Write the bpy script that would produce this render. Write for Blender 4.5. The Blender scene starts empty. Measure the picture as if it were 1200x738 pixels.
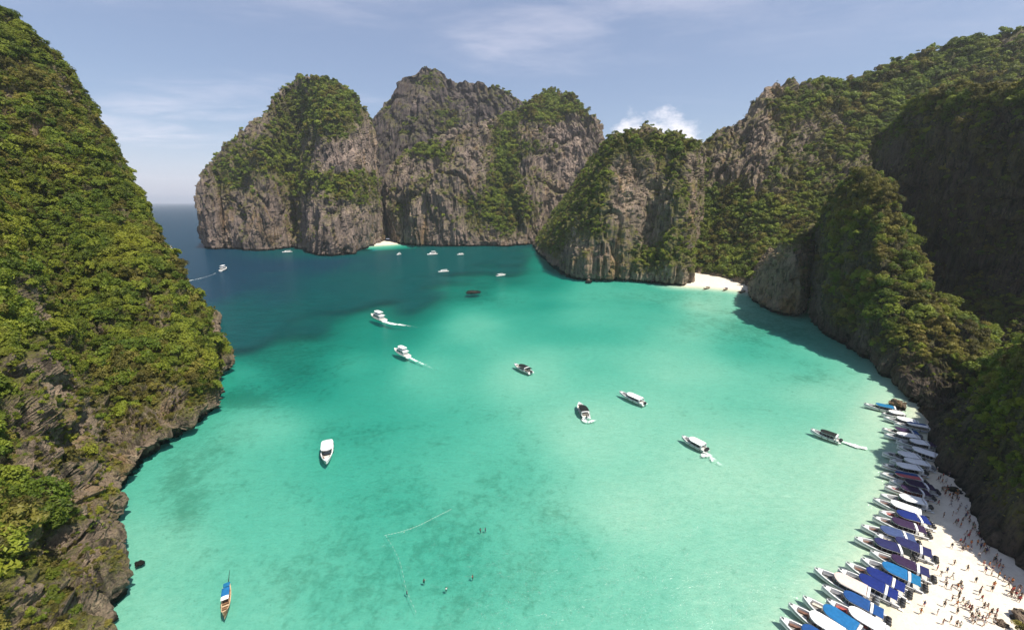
import bpy, bmesh, math, random
import numpy as np
from mathutils import Vector, Matrix, Euler

random.seed(7)
rng = np.random.default_rng(7)
R = math.radians
scene = bpy.context.scene
COL = scene.collection

# ------------------------------------------------------------------ camera
CAM_H = 85.0
FPX = 480.0                      # focal length in pixels of the 1200 px wide photograph
PITCH = math.atan(132.0 / FPX)   # horizon 132 px above the middle
cam_data = bpy.data.cameras.new("camera")
cam_data.sensor_width = 36.0
cam_data.lens = 36.0 * FPX / 1200.0
cam_data.clip_start = 0.5
cam_data.clip_end = 200000.0
cam = bpy.data.objects.new("camera", cam_data)
COL.objects.link(cam)
cam.location = (0, 0, CAM_H)
cam.rotation_euler = (R(90) - PITCH, 0, 0)
scene.camera = cam

# ------------------------------------------------------------------ sky and sun
SUN_EL, SUN_AZ = 62.0, -36.0     # azimuth counted from +X towards +Y
sun_dir = Vector((math.cos(R(SUN_EL)) * math.cos(R(SUN_AZ)),
                  math.cos(R(SUN_EL)) * math.sin(R(SUN_AZ)),
                  math.sin(R(SUN_EL))))
sun_data = bpy.data.lights.new("sun", 'SUN')
sun_data.energy = 5.0
sun_data.angle = R(0.53)
sun_data.color = (1.0, 0.94, 0.84)
sun = bpy.data.objects.new("sun", sun_data)
COL.objects.link(sun)
sun.rotation_euler = (-sun_dir).to_track_quat('-Z', 'Y').to_euler()

world = bpy.data.worlds.new("World")
scene.world = world
world.use_nodes = True
wt = world.node_tree
wt.nodes.clear()


class NT:
    """small helper to write node graphs"""
    def __init__(self, tree):
        self.t = tree

    def n(self, typ, ins=None, **props):
        nd = self.t.nodes.new(typ)
        for k, v in props.items():
            setattr(nd, k, v)
        for k, v in (ins or {}).items():
            s = nd.inputs[k]
            if isinstance(v, bpy.types.NodeSocket):
                self.t.links.new(v, s)
            else:
                s.default_value = v
        return nd

    def math(self, op, a, b=0.0, c=0.0, clamp=False):
        nd = self.n('ShaderNodeMath', {0: a, 1: b, 2: c}, operation=op)
        nd.use_clamp = clamp
        return nd.outputs[0]

    def noise(self, vec, scale, detail=4.0, rough=0.55, dist=0.0):
        return self.n('ShaderNodeTexNoise', {'Vector': vec, 'Scale': scale, 'Detail': detail,
                                             'Roughness': rough, 'Distortion': dist}).outputs['Fac']

    def ramp(self, fac, a, b, lo=0.0, hi=1.0):
        nd = self.n('ShaderNodeMapRange', {0: fac, 1: a, 2: b, 3: lo, 4: hi})
        nd.interpolation_type = 'SMOOTHSTEP'
        return nd.outputs[0]

    def mix(self, fac, a, b, blend='MIX'):
        nd = self.t.nodes.new('ShaderNodeMix')
        nd.data_type = 'RGBA'
        nd.blend_type = blend
        for idx, v in ((0, fac), (6, a), (7, b)):
            s = nd.inputs[idx]
            if isinstance(v, bpy.types.NodeSocket):
                self.t.links.new(v, s)
            elif idx == 0:
                s.default_value = v
            else:
                s.default_value = (*v, 1.0) if len(v) == 3 else v
        return nd.outputs[2]

    def mapping(self, vec, scale=(1, 1, 1), rot=(0, 0, 0), loc=(0, 0, 0)):
        return self.n('ShaderNodeMapping', {'Vector': vec, 'Scale': scale, 'Rotation': rot, 'Location': loc}).outputs[0]

    def link(self, a, b):
        self.t.links.new(a, b)


w = NT(wt)
sky = w.n('ShaderNodeTexSky', sky_type='NISHITA', sun_disc=False)
sky.sun_elevation = R(SUN_EL)
sky.sun_rotation = R(90 - SUN_AZ)
sky.air_density = 1.0
sky.dust_density = 0.6
sky.ozone_density = 2.0
tc = w.n('ShaderNodeTexCoord')
sep = w.n('ShaderNodeSeparateXYZ', {0: tc.outputs['Generated']})
el = sep.outputs[2]
# thin high cloud: noise on a flat layer seen in perspective
zz = w.math('MAXIMUM', w.math('ADD', el, 0.06), 0.02)
cx = w.math('DIVIDE', sep.outputs[0], zz)
cy = w.math('DIVIDE', sep.outputs[1], zz)
cv = w.n('ShaderNodeCombineXYZ', {0: cx, 1: cy, 2: 0.0}).outputs[0]
n1 = w.noise(w.mapping(cv, (0.30, 0.55, 1), (0, 0, 0.25), (3.1, 1.2, 0)), 1.0, 7.0, 0.55, 0.6)
n2 = w.noise(w.mapping(cv, (1.3, 2.2, 1), (0, 0, 0.2)), 1.0, 5.0, 0.6, 0.3)
cirrus = w.math('MULTIPLY', w.ramp(n1, 0.47, 0.78), w.ramp(n2, 0.30, 0.70))
cirrus = w.math('MULTIPLY', cirrus, 0.55)
# heaps of fair-weather cloud standing low above the sea all round the horizon
az = w.math('ARCTAN2', sep.outputs[0], sep.outputs[1])
hv = w.n('ShaderNodeCombineXYZ', {0: az, 1: w.math('MULTIPLY', el, 1.6), 2: 0.0}).outputs[0]
da = w.math('SUBTRACT', az, 0.31)
h1 = w.math('MULTIPLY', w.math('COSINE', w.math('MULTIPLY', da, 7.5)), w.math('COSINE', w.math('MULTIPLY', da, 1.2)))
h1 = w.math('ADD', 0.40, w.math('MULTIPLY', h1, 0.26))
h2 = w.noise(w.mapping(hv, (22, 22, 1)), 1.0, 6.0, 0.6)
top = w.math('MULTIPLY', w.ramp(h1, 0.46, 0.66), 0.185)
top = w.math('ADD', top, w.math('MULTIPLY', w.math('SUBTRACT', h2, 0.5), 0.11))
cum = w.ramp(w.math('SUBTRACT', top, el), -0.004, 0.04)
cum = w.math('MULTIPLY', cum, w.ramp(h1, 0.50, 0.60))
cum = w.math('MULTIPLY', cum, w.ramp(el, 0.0, 0.05))
cum = w.math('MULTIPLY', cum, 0.62)
skyc = w.mix(0.28, sky.outputs[0], (5.2, 6.0, 8.8))       # thin milky veil over the whole sky
skyc = w.mix(w.ramp(el, 0.16, -0.02, 0.0, 0.55), skyc, (8.2, 7.9, 9.6))   # the veil thickens towards the horizon
skyc = w.mix(cirrus, skyc, (10.5, 9.8, 10.6))
skyc = w.mix(cum, skyc, (13.0, 12.2, 12.3))
bg = w.n('ShaderNodeBackground', {'Color': skyc, 'Strength': 0.074})
out = w.n('ShaderNodeOutputWorld', {'Surface': bg.outputs[0]})

scene.view_settings.view_transform = 'Standard'
scene.view_settings.look = 'None'
scene.view_settings.exposure = 0.60
scene.view_settings.gamma = 1.0
scene.render.engine = 'CYCLES'
scene.cycles.use_denoising = True
scene.cycles.max_bounces = 8
scene.cycles.transparent_max_bounces = 12
scene.cycles.diffuse_bounces = 3
scene.cycles.volume_bounces = 1
scene.cycles.glossy_bounces = 3
scene.cycles.sample_clamp_indirect = 6.0

# ------------------------------------------------------------------ geometry helpers
CP, SP = math.cos(PITCH), math.sin(PITCH)


def ray(px, py):
    u = (px - 600.0) / FPX
    v = (py - 369.0) / FPX
    return np.array([u, CP - v * SP, -SP - v * CP])


def G(px, py, z=0.0):
    """point of the picture lying on the level z"""
    d = ray(px, py)
    t = (z - CAM_H) / d[2]
    return np.array([d[0] * t, d[1] * t, z])


def P(px, py, Y):
    """point of the picture standing at the distance Y"""
    d = ray(px, py)
    t = Y / d[1]
    return np.array([d[0] * t, Y, CAM_H + d[2] * t])


def project(p):
    """world points to picture pixels"""
    x, y, z = p[..., 0], p[..., 1], p[..., 2] - CAM_H
    dep = np.maximum(y * CP - z * SP, 1.0)
    vv = -(y * SP + z * CP) / dep
    return 600 + FPX * x / dep, 369 + FPX * vv, dep


_tab = rng.random(4096)


def vnoise(p, seed=0):
    """smooth value noise, p (...,3) -> 0..1"""
    i = np.floor(p).astype(np.int64)
    f = p - i
    f = f * f * f * (f * (f * 6 - 15) + 10)

    def h(a, b, c):
        return _tab[((a * 73856093) ^ (b * 19349663) ^ (c * 83492791) ^ (seed * 2654435)) & 4095]
    x, y, z = i[..., 0], i[..., 1], i[..., 2]
    fx, fy, fz = f[..., 0], f[..., 1], f[..., 2]
    r = 0
    for dx in (0, 1):
        wx = fx if dx else 1 - fx
        for dy in (0, 1):
            wy = fy if dy else 1 - fy
            for dz in (0, 1):
                wz = fz if dz else 1 - fz
                r = r + h(x + dx, y + dy, z + dz) * wx * wy * wz
    return r


def fbm(p, octs=4, seed=0, gain=0.5, ridged=False):
    s = 0.0
    a = 1.0
    tot = 0.0
    q = p.copy()
    for o in range(octs):
        v = vnoise(q, seed + o * 17)
        if ridged:
            v = 1 - np.abs(2 * v - 1)
        s = s + a * v
        tot += a
        a *= gain
        q = q * 2.03 + 11.7
    return s / tot * 2 - 1


def cells(p, seed=0):
    """value of the nearest random cell, 0..1, and distance to it"""
    i = np.floor(p).astype(np.int64)
    best = np.full(p.shape[:-1], 9.0)
    val = np.zeros(p.shape[:-1])
    for dx in (-1, 0, 1):
        for dy in (-1, 0, 1):
            for dz in (-1, 0, 1):
                c = i + np.array([dx, dy, dz])
                k = (c[..., 0] * 73856093) ^ (c[..., 1] * 19349663) ^ (c[..., 2] * 83492791) ^ (seed * 7919)
                o = np.stack([_tab[k & 4095], _tab[(k >> 3) * 31 & 4095], _tab[(k >> 5) * 57 & 4095]], -1)
                d = np.sum((c + o - p) ** 2, -1)
                m = d < best
                best = np.where(m, d, best)
                val = np.where(m, _tab[(k * 13 + 7) & 4095], val)
    return val, np.sqrt(best)


def hermite(pts, t, ts):
    """pts (C,...,3) at parameters t (C,), sampled at ts (N,)"""
    pts = np.asarray(pts, float)
    m = np.zeros_like(pts)
    m[1:-1] = (pts[2:] - pts[:-2]) / (t[2:] - t[:-2]).reshape((-1,) + (1,) * (pts.ndim - 1))
    m[0] = (pts[1] - pts[0]) / (t[1] - t[0])
    m[-1] = (pts[-1] - pts[-2]) / (t[-1] - t[-2])
    k = np.clip(np.searchsorted(t, ts, side='right') - 1, 0, len(t) - 2)
    h = t[k + 1] - t[k]
    s = (ts - t[k]) / h
    sh = (-1,) + (1,) * (pts.ndim - 1)
    s1 = s.reshape(sh)
    h1 = h.reshape(sh)
    return ((2 * s1**3 - 3 * s1**2 + 1) * pts[k] + (s1**3 - 2 * s1**2 + s1) * h1 * m[k]
            + (-2 * s1**3 + 3 * s1**2) * pts[k + 1] + (s1**3 - s1**2) * h1 * m[k + 1])


def grid_mesh(name, pts, attrs=None, smooth=True):
    """pts (N,M,3) -> mesh of quads"""
    n, m = pts.shape[:2]
    me = bpy.data.meshes.new(name)
    me.vertices.add(n * m)
    me.vertices.foreach_set('co', pts.reshape(-1).astype(np.float32))
    idx = np.arange(n * m).reshape(n, m)
    q = np.stack([idx[:-1, :-1], idx[1:, :-1], idx[1:, 1:], idx[:-1, 1:]], -1).reshape(-1, 4)
    me.loops.add(q.size)
    me.loops.foreach_set('vertex_index', q.reshape(-1).astype(np.int32))
    me.polygons.add(len(q))
    me.polygons.foreach_set('loop_start', np.arange(0, q.size, 4, dtype=np.int32))
    me.polygons.foreach_set('use_smooth', np.full(len(q), smooth))
    me.update(calc_edges=True)
    for k, v in (attrs or {}).items():
        a = me.attributes.new(k, 'FLOAT', 'POINT')
        a.data.foreach_set('value', v.reshape(-1).astype(np.float32))
    return me


def link(name, me, mat=None, parent=None):
    o = bpy.data.objects.new(name, me)
    COL.objects.link(o)
    if mat is not None:
        me.materials.append(mat)
    if parent is not None:
        o.parent = parent
    return o


def tag(o, label=None, cat=None, group=None, kind=None):
    for k, v in (('label', label), ('category', cat), ('group', group), ('kind', kind)):
        if v:
            o[k] = v
    return o


def material(name):
    m = bpy.data.materials.new(name)
    m.use_nodes = True
    m.node_tree.nodes.clear()
    nt = NT(m.node_tree)
    nt.out = nt.n('ShaderNodeOutputMaterial')
    return m, nt


def plain(name, col, rough=0.5, metal=0.0, var=0.0, spec=0.5):
    """one paint or cloth with a little uneven wear"""
    m, nt = material(name)
    c = col
    if var:
        pos = nt.n('ShaderNodeTexCoord').outputs['Object']
        f = nt.ramp(nt.noise(pos, 1.7, 5.0, 0.65), 0.3, 0.75)
        c = nt.mix(f, tuple(x * (1 - var) for x in col), tuple(min(1, x * (1 + var * 0.5)) for x in col))
    b = nt.n('ShaderNodeBsdfPrincipled', {'Roughness': rough, 'Metallic': metal, 'Specular IOR Level': spec})
    if isinstance(c, bpy.types.NodeSocket):
        nt.link(c, b.inputs['Base Color'])
    else:
        b.inputs['Base Color'].default_value = (*c, 1)
    nt.link(b.outputs[0], nt.out.inputs[0])
    return m


# ------------------------------------------------------------------ rock
def rock_material(name, tint, scale, green, tall=1.0):
    m, nt = material(name)
    geo = nt.n('ShaderNodeNewGeometry')
    pos = geo.outputs['Position']
    veg = nt.n('ShaderNodeAttribute', attribute_name='veg').outputs['Fac']
    sz = nt.n('ShaderNodeSeparateXYZ', {0: pos}).outputs[2]
    s = scale
    streak = nt.noise(nt.mapping(pos, (0.20 / s, 0.20 / s, 0.012 / s / tall)), 1.0, 8.0, 0.62, 0.4)
    fine = nt.noise(nt.mapping(pos, (0.9 / s, 0.9 / s, 0.16 / s / tall)), 1.0, 8.0, 0.65, 0.3)
    patch = nt.noise(nt.mapping(pos, (0.035 / s, 0.035 / s, 0.03 / s)), 1.0, 5.0, 0.6, 0.8)
    patch2 = nt.noise(nt.mapping(pos, (0.05 / s, 0.05 / s, 0.025 / s), (0, 0, 0), (7, 3, 9)), 1.0, 5.0, 0.6, 0.5)
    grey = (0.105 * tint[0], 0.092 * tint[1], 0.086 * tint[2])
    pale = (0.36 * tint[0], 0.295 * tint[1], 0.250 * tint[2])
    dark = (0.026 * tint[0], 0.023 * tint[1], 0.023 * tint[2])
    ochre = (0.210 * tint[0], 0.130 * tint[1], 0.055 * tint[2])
    c = nt.mix(nt.ramp(streak, 0.34, 0.66), grey, (0.185 * tint[0], 0.155 * tint[1], 0.137 * tint[2]))
    c = nt.mix(nt.math('MULTIPLY', nt.ramp(patch, 0.50, 0.68), nt.ramp(fine, 0.40, 0.60)), c, pale)
    c = nt.mix(nt.math('MULTIPLY', nt.ramp(patch2, 0.52, 0.72), 0.6), c, ochre)
    c = nt.mix(nt.math('MULTIPLY', nt.ramp(streak, 0.50, 0.34), 0.85), c, dark)
    c = nt.mix(nt.ramp(fine, 0.50, 0.30, 0.0, 0.75), c, dark)
    g = nt.mix(nt.ramp(fine, 0.35, 0.65), (0.040, 0.050, 0.010), (0.150, 0.150, 0.028))
    vg = nt.math('ADD', nt.math('ADD', veg, 0.10), nt.math('MULTIPLY', nt.math('SUBTRACT', fine, 0.5), 1.2))
    vg = nt.math('ADD', vg, nt.math('MULTIPLY', nt.math('SUBTRACT', patch2, 0.5), 0.6))
    c = nt.mix(nt.math('MULTIPLY', nt.ramp(vg, 0.12, 0.62), green), c, g)
    # dark tidal stain at the waterline, deepened to paint in the undercut's shade
    tide_shade = nt.math('ADD', sz, nt.math('MULTIPLY', nt.math('SUBTRACT', streak, 0.5), 5.0 * s))
    c = nt.mix(nt.ramp(tide_shade, 3.4 * s, 1.2 * s), c, (0.018, 0.016, 0.014))
    micro = nt.noise(nt.mapping(pos, (2.6 / s, 2.6 / s, 0.8 / s)), 1.0, 6.0, 0.7, 0.4)
    hh = nt.math('ADD', nt.math('MULTIPLY', streak, 1.2), nt.math('ADD', fine, nt.math('MULTIPLY', micro, 0.4)))
    c = nt.mix(nt.ramp(micro, 0.46, 0.28, 0.0, 0.7), c, dark)
    bump = nt.n('ShaderNodeBump', {'Strength': 1.0, 'Distance': 2.4 * s, 'Height': hh})
    b = nt.n('ShaderNodeBsdfPrincipled', {'Base Color': c, 'Roughness': 0.9, 'Specular IOR Level': 0.15,
                                          'Normal': bump.outputs[0]})
    nt.link(b.outputs[0], nt.out.inputs[0])
    return m


def blobs(px, py, zones, base):
    v = np.full(px.shape, float(base))
    for (x, y, rx, ry, a) in zones:
        v = v + a * np.exp(-(((px - x) / rx) ** 2 + ((py - y) / ry) ** 2))
    return v


MASSIFS = {}


def massif(name, label, columns, n, m, amp, fl, mat, zones, base, back=120.0, seed=1, under=4.5, lip=3.5,
           wrap=(True, True), edge=0.12, slopeveg=0.5, macro=1.0, vegvar=0.45, tall=1.0):
    """a limestone wall lofted through columns of points; each column climbs from the waterline to the skyline.
    column = list of (px, py, dY); the first point lies on the water (or carries an absolute distance)"""
    cols = []
    for c in columns:
        if len(c[0]) == 4:                       # foot hidden: absolute distance
            Y0 = c[0][2]
            pts = [P(c[0][0], c[0][1], Y0)] + [P(q[0], q[1], Y0 + q[2]) for q in c[1:]]
        else:
            g = G(c[0][0], c[0][1])
            Y0 = g[1]
            pts = [g] + [P(q[0], q[1], Y0 + q[2]) for q in c[1:]]
        pts = [np.array(p) for p in pts]
        hd = pts[0][:2] / np.linalg.norm(pts[0][:2])
        foot = pts[0].copy()
        low1 = foot.copy(); low1[:2] += hd * under; low1[2] = -9.0
        low2 = foot.copy(); low2[:2] += hd * under; low2[2] = min(foot[2], 0.4)
        if foot[2] > 6:
            low2[:2] = foot[:2]; low1[:2] = foot[:2]
            seq = [low1, low2] + pts
        else:
            lp = foot.copy(); lp[2] = lip
            seq = [low1, low2, lp] + pts[1:]
        seq = np.array(seq)
        t = np.concatenate([[0], np.cumsum(np.maximum(np.linalg.norm(np.diff(seq, axis=0), axis=1), 0.5))])
        cols.append(hermite(seq, t, np.linspace(0, t[-1], m)))
    cols = np.array(cols)                         # C, m, 3

    def wrapped(c):
        q = c.copy()
        q[:, :2] *= (1 + edge)
        r = c.copy()
        r[:, :2] *= (1 + edge * 3)
        r[:, 2] = np.minimum(r[:, 2] * 0.6, r[:, 2])
        return q, r
    if wrap[0]:
        q, r = wrapped(cols[0])
        cols = np.concatenate([[r, q], cols])
    if wrap[1]:
        q, r = wrapped(cols[-1])
        cols = np.concatenate([cols, [q, r]])
    d = np.linalg.norm(np.diff(cols, axis=0), axis=2).mean(1)
    t = np.concatenate([[0], np.cumsum(d)])
    pts = hermite(cols, t, np.linspace(0, t[-1], n))
    # the hidden far side, falling back to the sea
    skyp = pts[:, -1]
    hd = skyp[:, :2] / np.linalg.norm(skyp[:, :2], axis=1)[:, None]
    rows = []
    for s in (0.03, 0.08, 0.15, 0.25, 0.4, 0.6, 0.8, 1.0):
        q = skyp.copy()
        q[:, :2] += hd * back * s
        q[:, 2] = skyp[:, 2] * (1 - 1.05 * s ** 1.8)
        rows.append(q)
    front_m = m
    pts = np.concatenate([pts, np.stack(rows, 1)], 1)

    def normals(p):
        du = np.gradient(p, axis=0)
        dv = np.gradient(p, axis=1)
        nn = np.cross(du, dv)
        nn /= np.maximum(np.linalg.norm(nn, axis=2, keepdims=True), 1e-6)
        if np.sum(nn[:, :front_m] * (np.array([0, 0, CAM_H]) - p[:, :front_m])) < 0:
            nn = -nn
        return nn
    nn = normals(pts)
    # buttresses, vertical flutes and ledges
    q1 = pts / np.array([fl * 5, fl * 5, fl * 9])
    q2 = pts / np.array([fl, fl, fl * 7 * tall])
    q3 = pts / np.array([fl * 0.45, fl * 0.45, fl * 1.8 * tall])
    warp = fbm(pts / (fl * 2.2), 2, seed + 50)[..., None] * 0.8
    disp = (amp * 1.3 * macro * fbm(q1, 3, seed) + amp * 0.9 * fbm(q2 + warp, 4, seed + 9, ridged=True)
            + amp * 0.45 * fbm(q3 + warp, 3, seed + 21, gain=0.6))
    ledge = np.sin(pts[..., 2] / (fl * 0.9) + 3 * fbm(pts / (fl * 6), 2, seed + 33)) * amp * 0.05
    wv = fbm(pts / (fl * 3.0), 2, seed + 61)[..., None] * 0.5
    cr = np.abs(2 * vnoise(pts / np.array([fl * 1.7, fl * 1.7, fl * 16 * tall]) + wv, seed + 62) - 1)
    cr2 = np.abs(2 * vnoise(pts / np.array([fl * 0.6, fl * 0.6, fl * 7 * tall]) + wv * 2, seed + 63) - 1)
    disp = disp - amp * 1.5 * np.clip(1 - cr * 5, 0, 1) - amp * 0.6 * np.clip(1 - cr2 * 4, 0, 1)
    cv, cd = cells(pts / np.array([fl * 0.75, fl * 0.75, fl * 3.2 * tall]) + warp * 0.5, seed)
    cv2, cd2 = cells(pts / np.array([fl * 0.28, fl * 0.28, fl * 1.0 * tall]) + warp * 0.8, seed + 3)
    disp = disp + ledge + amp * (0.75 * (cv - 0.5) - 0.5 * (cd - 0.5)) + amp * (0.46 * (cv2 - 0.5) - 0.36 * (cd2 - 0.5))
    fade = np.clip((pts[..., 2] + 9) / 12.0, 0.12, 1)
    pts = pts + nn * (disp * fade)[..., None]
    nn = normals(pts)
    px, py, dep = project(pts)
    veg = blobs(px, py, zones, base) + slopeveg * (np.clip(nn[..., 2], -0.2, 0.9) - 0.35)
    veg = veg + vegvar * fbm(pts / (fl * 2.4), 4, seed + 70, gain=0.65)
    veg = veg * np.clip((pts[..., 2] - 4) / 8.0, 0, 1)
    veg = np.clip(veg, 0, 1)
    o = link(name, grid_mesh(name, pts, {'veg': veg}, smooth=False), mat)
    tag(o, label, None, None, 'structure')
    MASSIFS[name] = dict(pts=pts, nn=nn, veg=veg, front=front_m, obj=o)
    return o


ROCK_NEAR = rock_material('near_limestone', (1.62, 1.44, 1.16), 0.6, 0.85, 0.2)
ROCK_FAR = rock_material('far_limestone', (1.55, 1.40, 1.30), 1.6, 0.8)
ROCK_PEAK = rock_material('peak_limestone', (0.70, 0.66, 0.70), 1.8, 0.7)  # low tint paints a cloud shadow over the rear peak
ROCK_SHADE = rock_material('shade_darkened_limestone', (0.58, 0.54, 0.49), 0.7, 0.45)  # darker copy of the limestone: the cliffs' deep shade is put into the tint
ROCK_MID = rock_material('middle_limestone', (1.60, 1.44, 1.24), 1.0, 0.85)

massif('overgrown_cliff', 'steep overgrown cliff rising from the turquoise shallows beside the longtail boat', [
    [(40, 1000, 0), (-60, 850, 5), (-160, 700, 12), (-300, 500, 25), (-420, 330, 45), (-560, 120, 80)],
    [(106, 738, 0), (64, 690, 2), (20, 610, 6), (-60, 500, 14), (-140, 380, 30), (-280, 160, 60)],
    [(124, 660, 0), (92, 600, 3), (50, 520, 8), (0, 440, 16), (-50, 370, 28), (-170, 160, 66)],
    [(142, 595, 0), (118, 550, 4), (85, 480, 10), (40, 400, 18), (0, 312, 30), (-110, 130, 70)],
    [(165, 560, 0), (145, 500, 13), (115, 440, 30), (80, 375, 56), (40, 300, 85), (-60, 70, 130)],
    [(195, 528, 0), (185, 480, 8), (165, 420, 25), (130, 340, 55), (80, 240, 90), (0, 20, 150)],
    [(230, 500, 0), (225, 465, 5), (210, 410, 20), (180, 330, 50), (130, 230, 90), (30, 38, 145)],
    [(250, 460, 0), (249, 440, 3), (236, 400, 12), (205, 330, 35), (152, 235, 70), (60, 66, 130)],
    [(265, 426, 0), (258, 412, 3), (240, 380, 12), (208, 325, 30), (163, 235, 60), (90, 114, 110)],
    [(260, 410, 0), (247, 394, 3), (227, 368, 10), (188, 306, 25), (163, 240, 45), (122, 166, 80)],
], 620, 420, 3.6, 8.0, ROCK_NEAR,
    [(70, 560, 110, 120, -.33), (45, 490, 45, 55, -.6), (95, 520, 40, 40, -.35), (60, 440, 25, 30, -.3), (10, 120, 12, 22, -.5), (40, 155, 22, 10, -.4), (90, 290, 16, 30, -.4),
     (70, 705, 60, 40, -.6), (110, 560, 40, 25, -.4), (110, 650, 25, 50, -.6), (30, 610, 40, 40, .3),
     (205, 460, 16, 22, -.5), (155, 400, 10, 12, -.5), (95, 235, 10, 25, -.3), (20, 400, 30, 40, -.25)],
    0.70, back=160, seed=3, macro=1.35, tall=0.36, vegvar=0.95, under=7.0, lip=5.0)

massif('dome_island', 'tall domed limestone island with a green cap at the mouth of the bay', [
    [(250, 292, 0), (243, 272, 0), (237, 240, 0), (238, 215, 5), (246, 196, 15), (258, 181, 30)],
    [(275, 292, 0), (272, 260, 5), (270, 220, 10), (275, 190, 25), (279, 170, 40), (285, 153, 55)],
    [(312, 294, 0), (310, 265, 0), (307, 228, 8), (309, 190, 25), (312, 155, 50), (318, 117, 80)],
    [(345, 290, 0), (345, 262, 12), (343, 225, 8), (344, 185, 35), (344, 140, 65), (345, 95, 100)],
    [(374, 300, 0), (376, 280, -3), (380, 246, 5), (385, 212, 30), (384, 150, 80), (370, 89, 150)],
    [(408, 299, 0), (408, 270, 0), (409, 237, 10), (411, 200, 40), (410, 160, 80), (398, 94, 150)],
    [(430, 290, 0), (432, 262, 0), (431, 230, 10), (429, 200, 30), (427, 165, 55), (421, 119, 95)],
    [(450, 283, 0), (450, 262, 5), (446, 230, 15), (442, 200, 30), (437, 172, 45), (432, 146, 60)],
], 420, 300, 6.5, 17.0, ROCK_FAR,
    [(380, 120, 55, 38, .9), (310, 180, 55, 34, .6), (275, 205, 22, 26, .45), (405, 213, 42, 14, .8),
     (350, 235, 16, 30, .35), (425, 235, 22, 12, .6), (400, 180, 32, 14, -.7), (285, 145, 25, 20, -.3),
     (335, 190, 20, 20, .3)],
    0.08, back=260, seed=5, edge=0.05, macro=1.4)

massif('rear_peak', 'shade-darkened bare limestone peak behind the wall across the bay', [
    [(436, 262, 1120, 1), (435, 215, 5), (434, 180, 15), (435, 155, 25), (438, 137, 40)],
    [(462, 262, 1120, 1), (458, 215, 5), (455, 175, 20), (455, 140, 40), (456, 117, 60)],
    [(485, 262, 1120, 1), (480, 215, 5), (474, 165, 20), (472, 120, 50), (480, 85, 80)],
    [(510, 262, 1120, 1), (508, 215, 5), (504, 165, 20), (502, 115, 50), (504, 78, 90)],
    [(540, 262, 1130, 1), (538, 215, 10), (535, 165, 30), (532, 125, 60), (532, 92, 90)],
    [(565, 262, 1130, 1), (565, 215, 10), (564, 165, 30), (562, 125, 50), (560, 95, 80)],
    [(590, 262, 1130, 1), (592, 215, 10), (594, 165, 30), (594, 130, 50), (592, 107, 70)],
    [(625, 262, 1130, 1), (625, 215, 10), (624, 165, 30), (622, 140, 50), (618, 122, 60)],
], 300, 220, 7.5, 22.0, ROCK_PEAK,
    [(510, 95, 25, 10, .45), (525, 150, 30, 25, .4), (470, 150, 20, 20, .2), (600, 130, 20, 20, .3)],
    0.02, back=260, seed=8)

massif('bay_wall', 'grey limestone wall with a green gully closing the far end of the bay', [
    [(458, 283, 0), (453, 255, 0), (452, 225, 20), (460, 203, 40), (468, 188, 60)],
    [(480, 287, 0), (478, 255, 5), (478, 225, 15), (484, 197, 40), (492, 174, 80)],
    [(520, 289, 0), (518, 255, 0), (517, 222, 10), (522, 187, 40), (528, 157, 90)],
    [(560, 289, 0), (558, 255, 8), (558, 220, 22), (562, 180, 55), (568, 142, 110)],
    [(595, 289, 0), (592, 262, 35), (590, 225, 70), (592, 185, 100), (600, 134, 150)],
    [(620, 287, 0), (620, 255, 3), (618, 220, 15), (620, 170, 50), (626, 119, 120)],
    [(642, 285, 0), (645, 250, 0), (648, 210, 10), (650, 160, 50), (646, 108, 130)],
    [(668, 285, 0), (672, 250, 0), (676, 210, 15), (678, 165, 45), (670, 117, 110)],
    [(695, 285, 0), (702, 250, 0), (706, 210, 10), (707, 180, 30), (700, 147, 60)],
], 460, 300, 7.0, 18.0, ROCK_FAR,
    [(592, 200, 16, 60, .9), (500, 178, 28, 12, .7), (645, 124, 42, 18, .9), (560, 245, 28, 24, .5),
     (598, 245, 28, 22, .7), (470, 250, 14, 22, .35), (500, 235, 14, 20, .3), (625, 175, 30, 10, .4)],
    0.06, back=260, seed=11, macro=1.5)

massif('wooded_headland', 'rocky headland with a wooded flank jutting into the bay before the small cove', [
    [(626, 290, 0), (640, 268, 5), (655, 245, 15), (668, 225, 30), (688, 197, 60)],
    [(645, 308, 0), (652, 280, 0), (665, 250, 20), (685, 213, 50), (706, 176, 90)],
    [(668, 325, 0), (672, 300, 0), (681, 262, 10), (700, 213, 30), (722, 161, 70)],
    [(700, 328, 0), (700, 298, 0), (703, 262, 5), (713, 213, 20), (744, 153, 60)],
    [(730, 328, 0), (730, 295, 0), (733, 260, 5), (744, 213, 20), (768, 152, 60)],
    [(755, 330, 0), (758, 310, 3), (762, 283, 22), (765, 230, 32), (786, 155, 70)],
    [(780, 334, 0), (782, 310, 0), (785, 275, 15), (790, 225, 30), (800, 158, 70)],
    [(803, 335, 0), (805, 312, 2), (808, 275, 20), (808, 225, 40), (812, 165, 70)],
    [(811, 322, 0), (814, 300, 10), (818, 265, 25), (820, 225, 40), (822, 178, 60)],
], 480, 330, 4.6, 10.5, ROCK_MID,
    [(690, 215, 20, 50, .7), (660, 262, 16, 28, .7), (770, 170, 45, 12, .7), (772, 298, 34, 14, .8),
     (720, 185, 20, 20, .4), (640, 285, 12, 14, .5), (740, 230, 30, 50, -.3), (700, 305, 28, 22, -.6),
     (795, 245, 12, 30, .3)],
    0.30, back=200, seed=14, vegvar=0.8)

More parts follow.
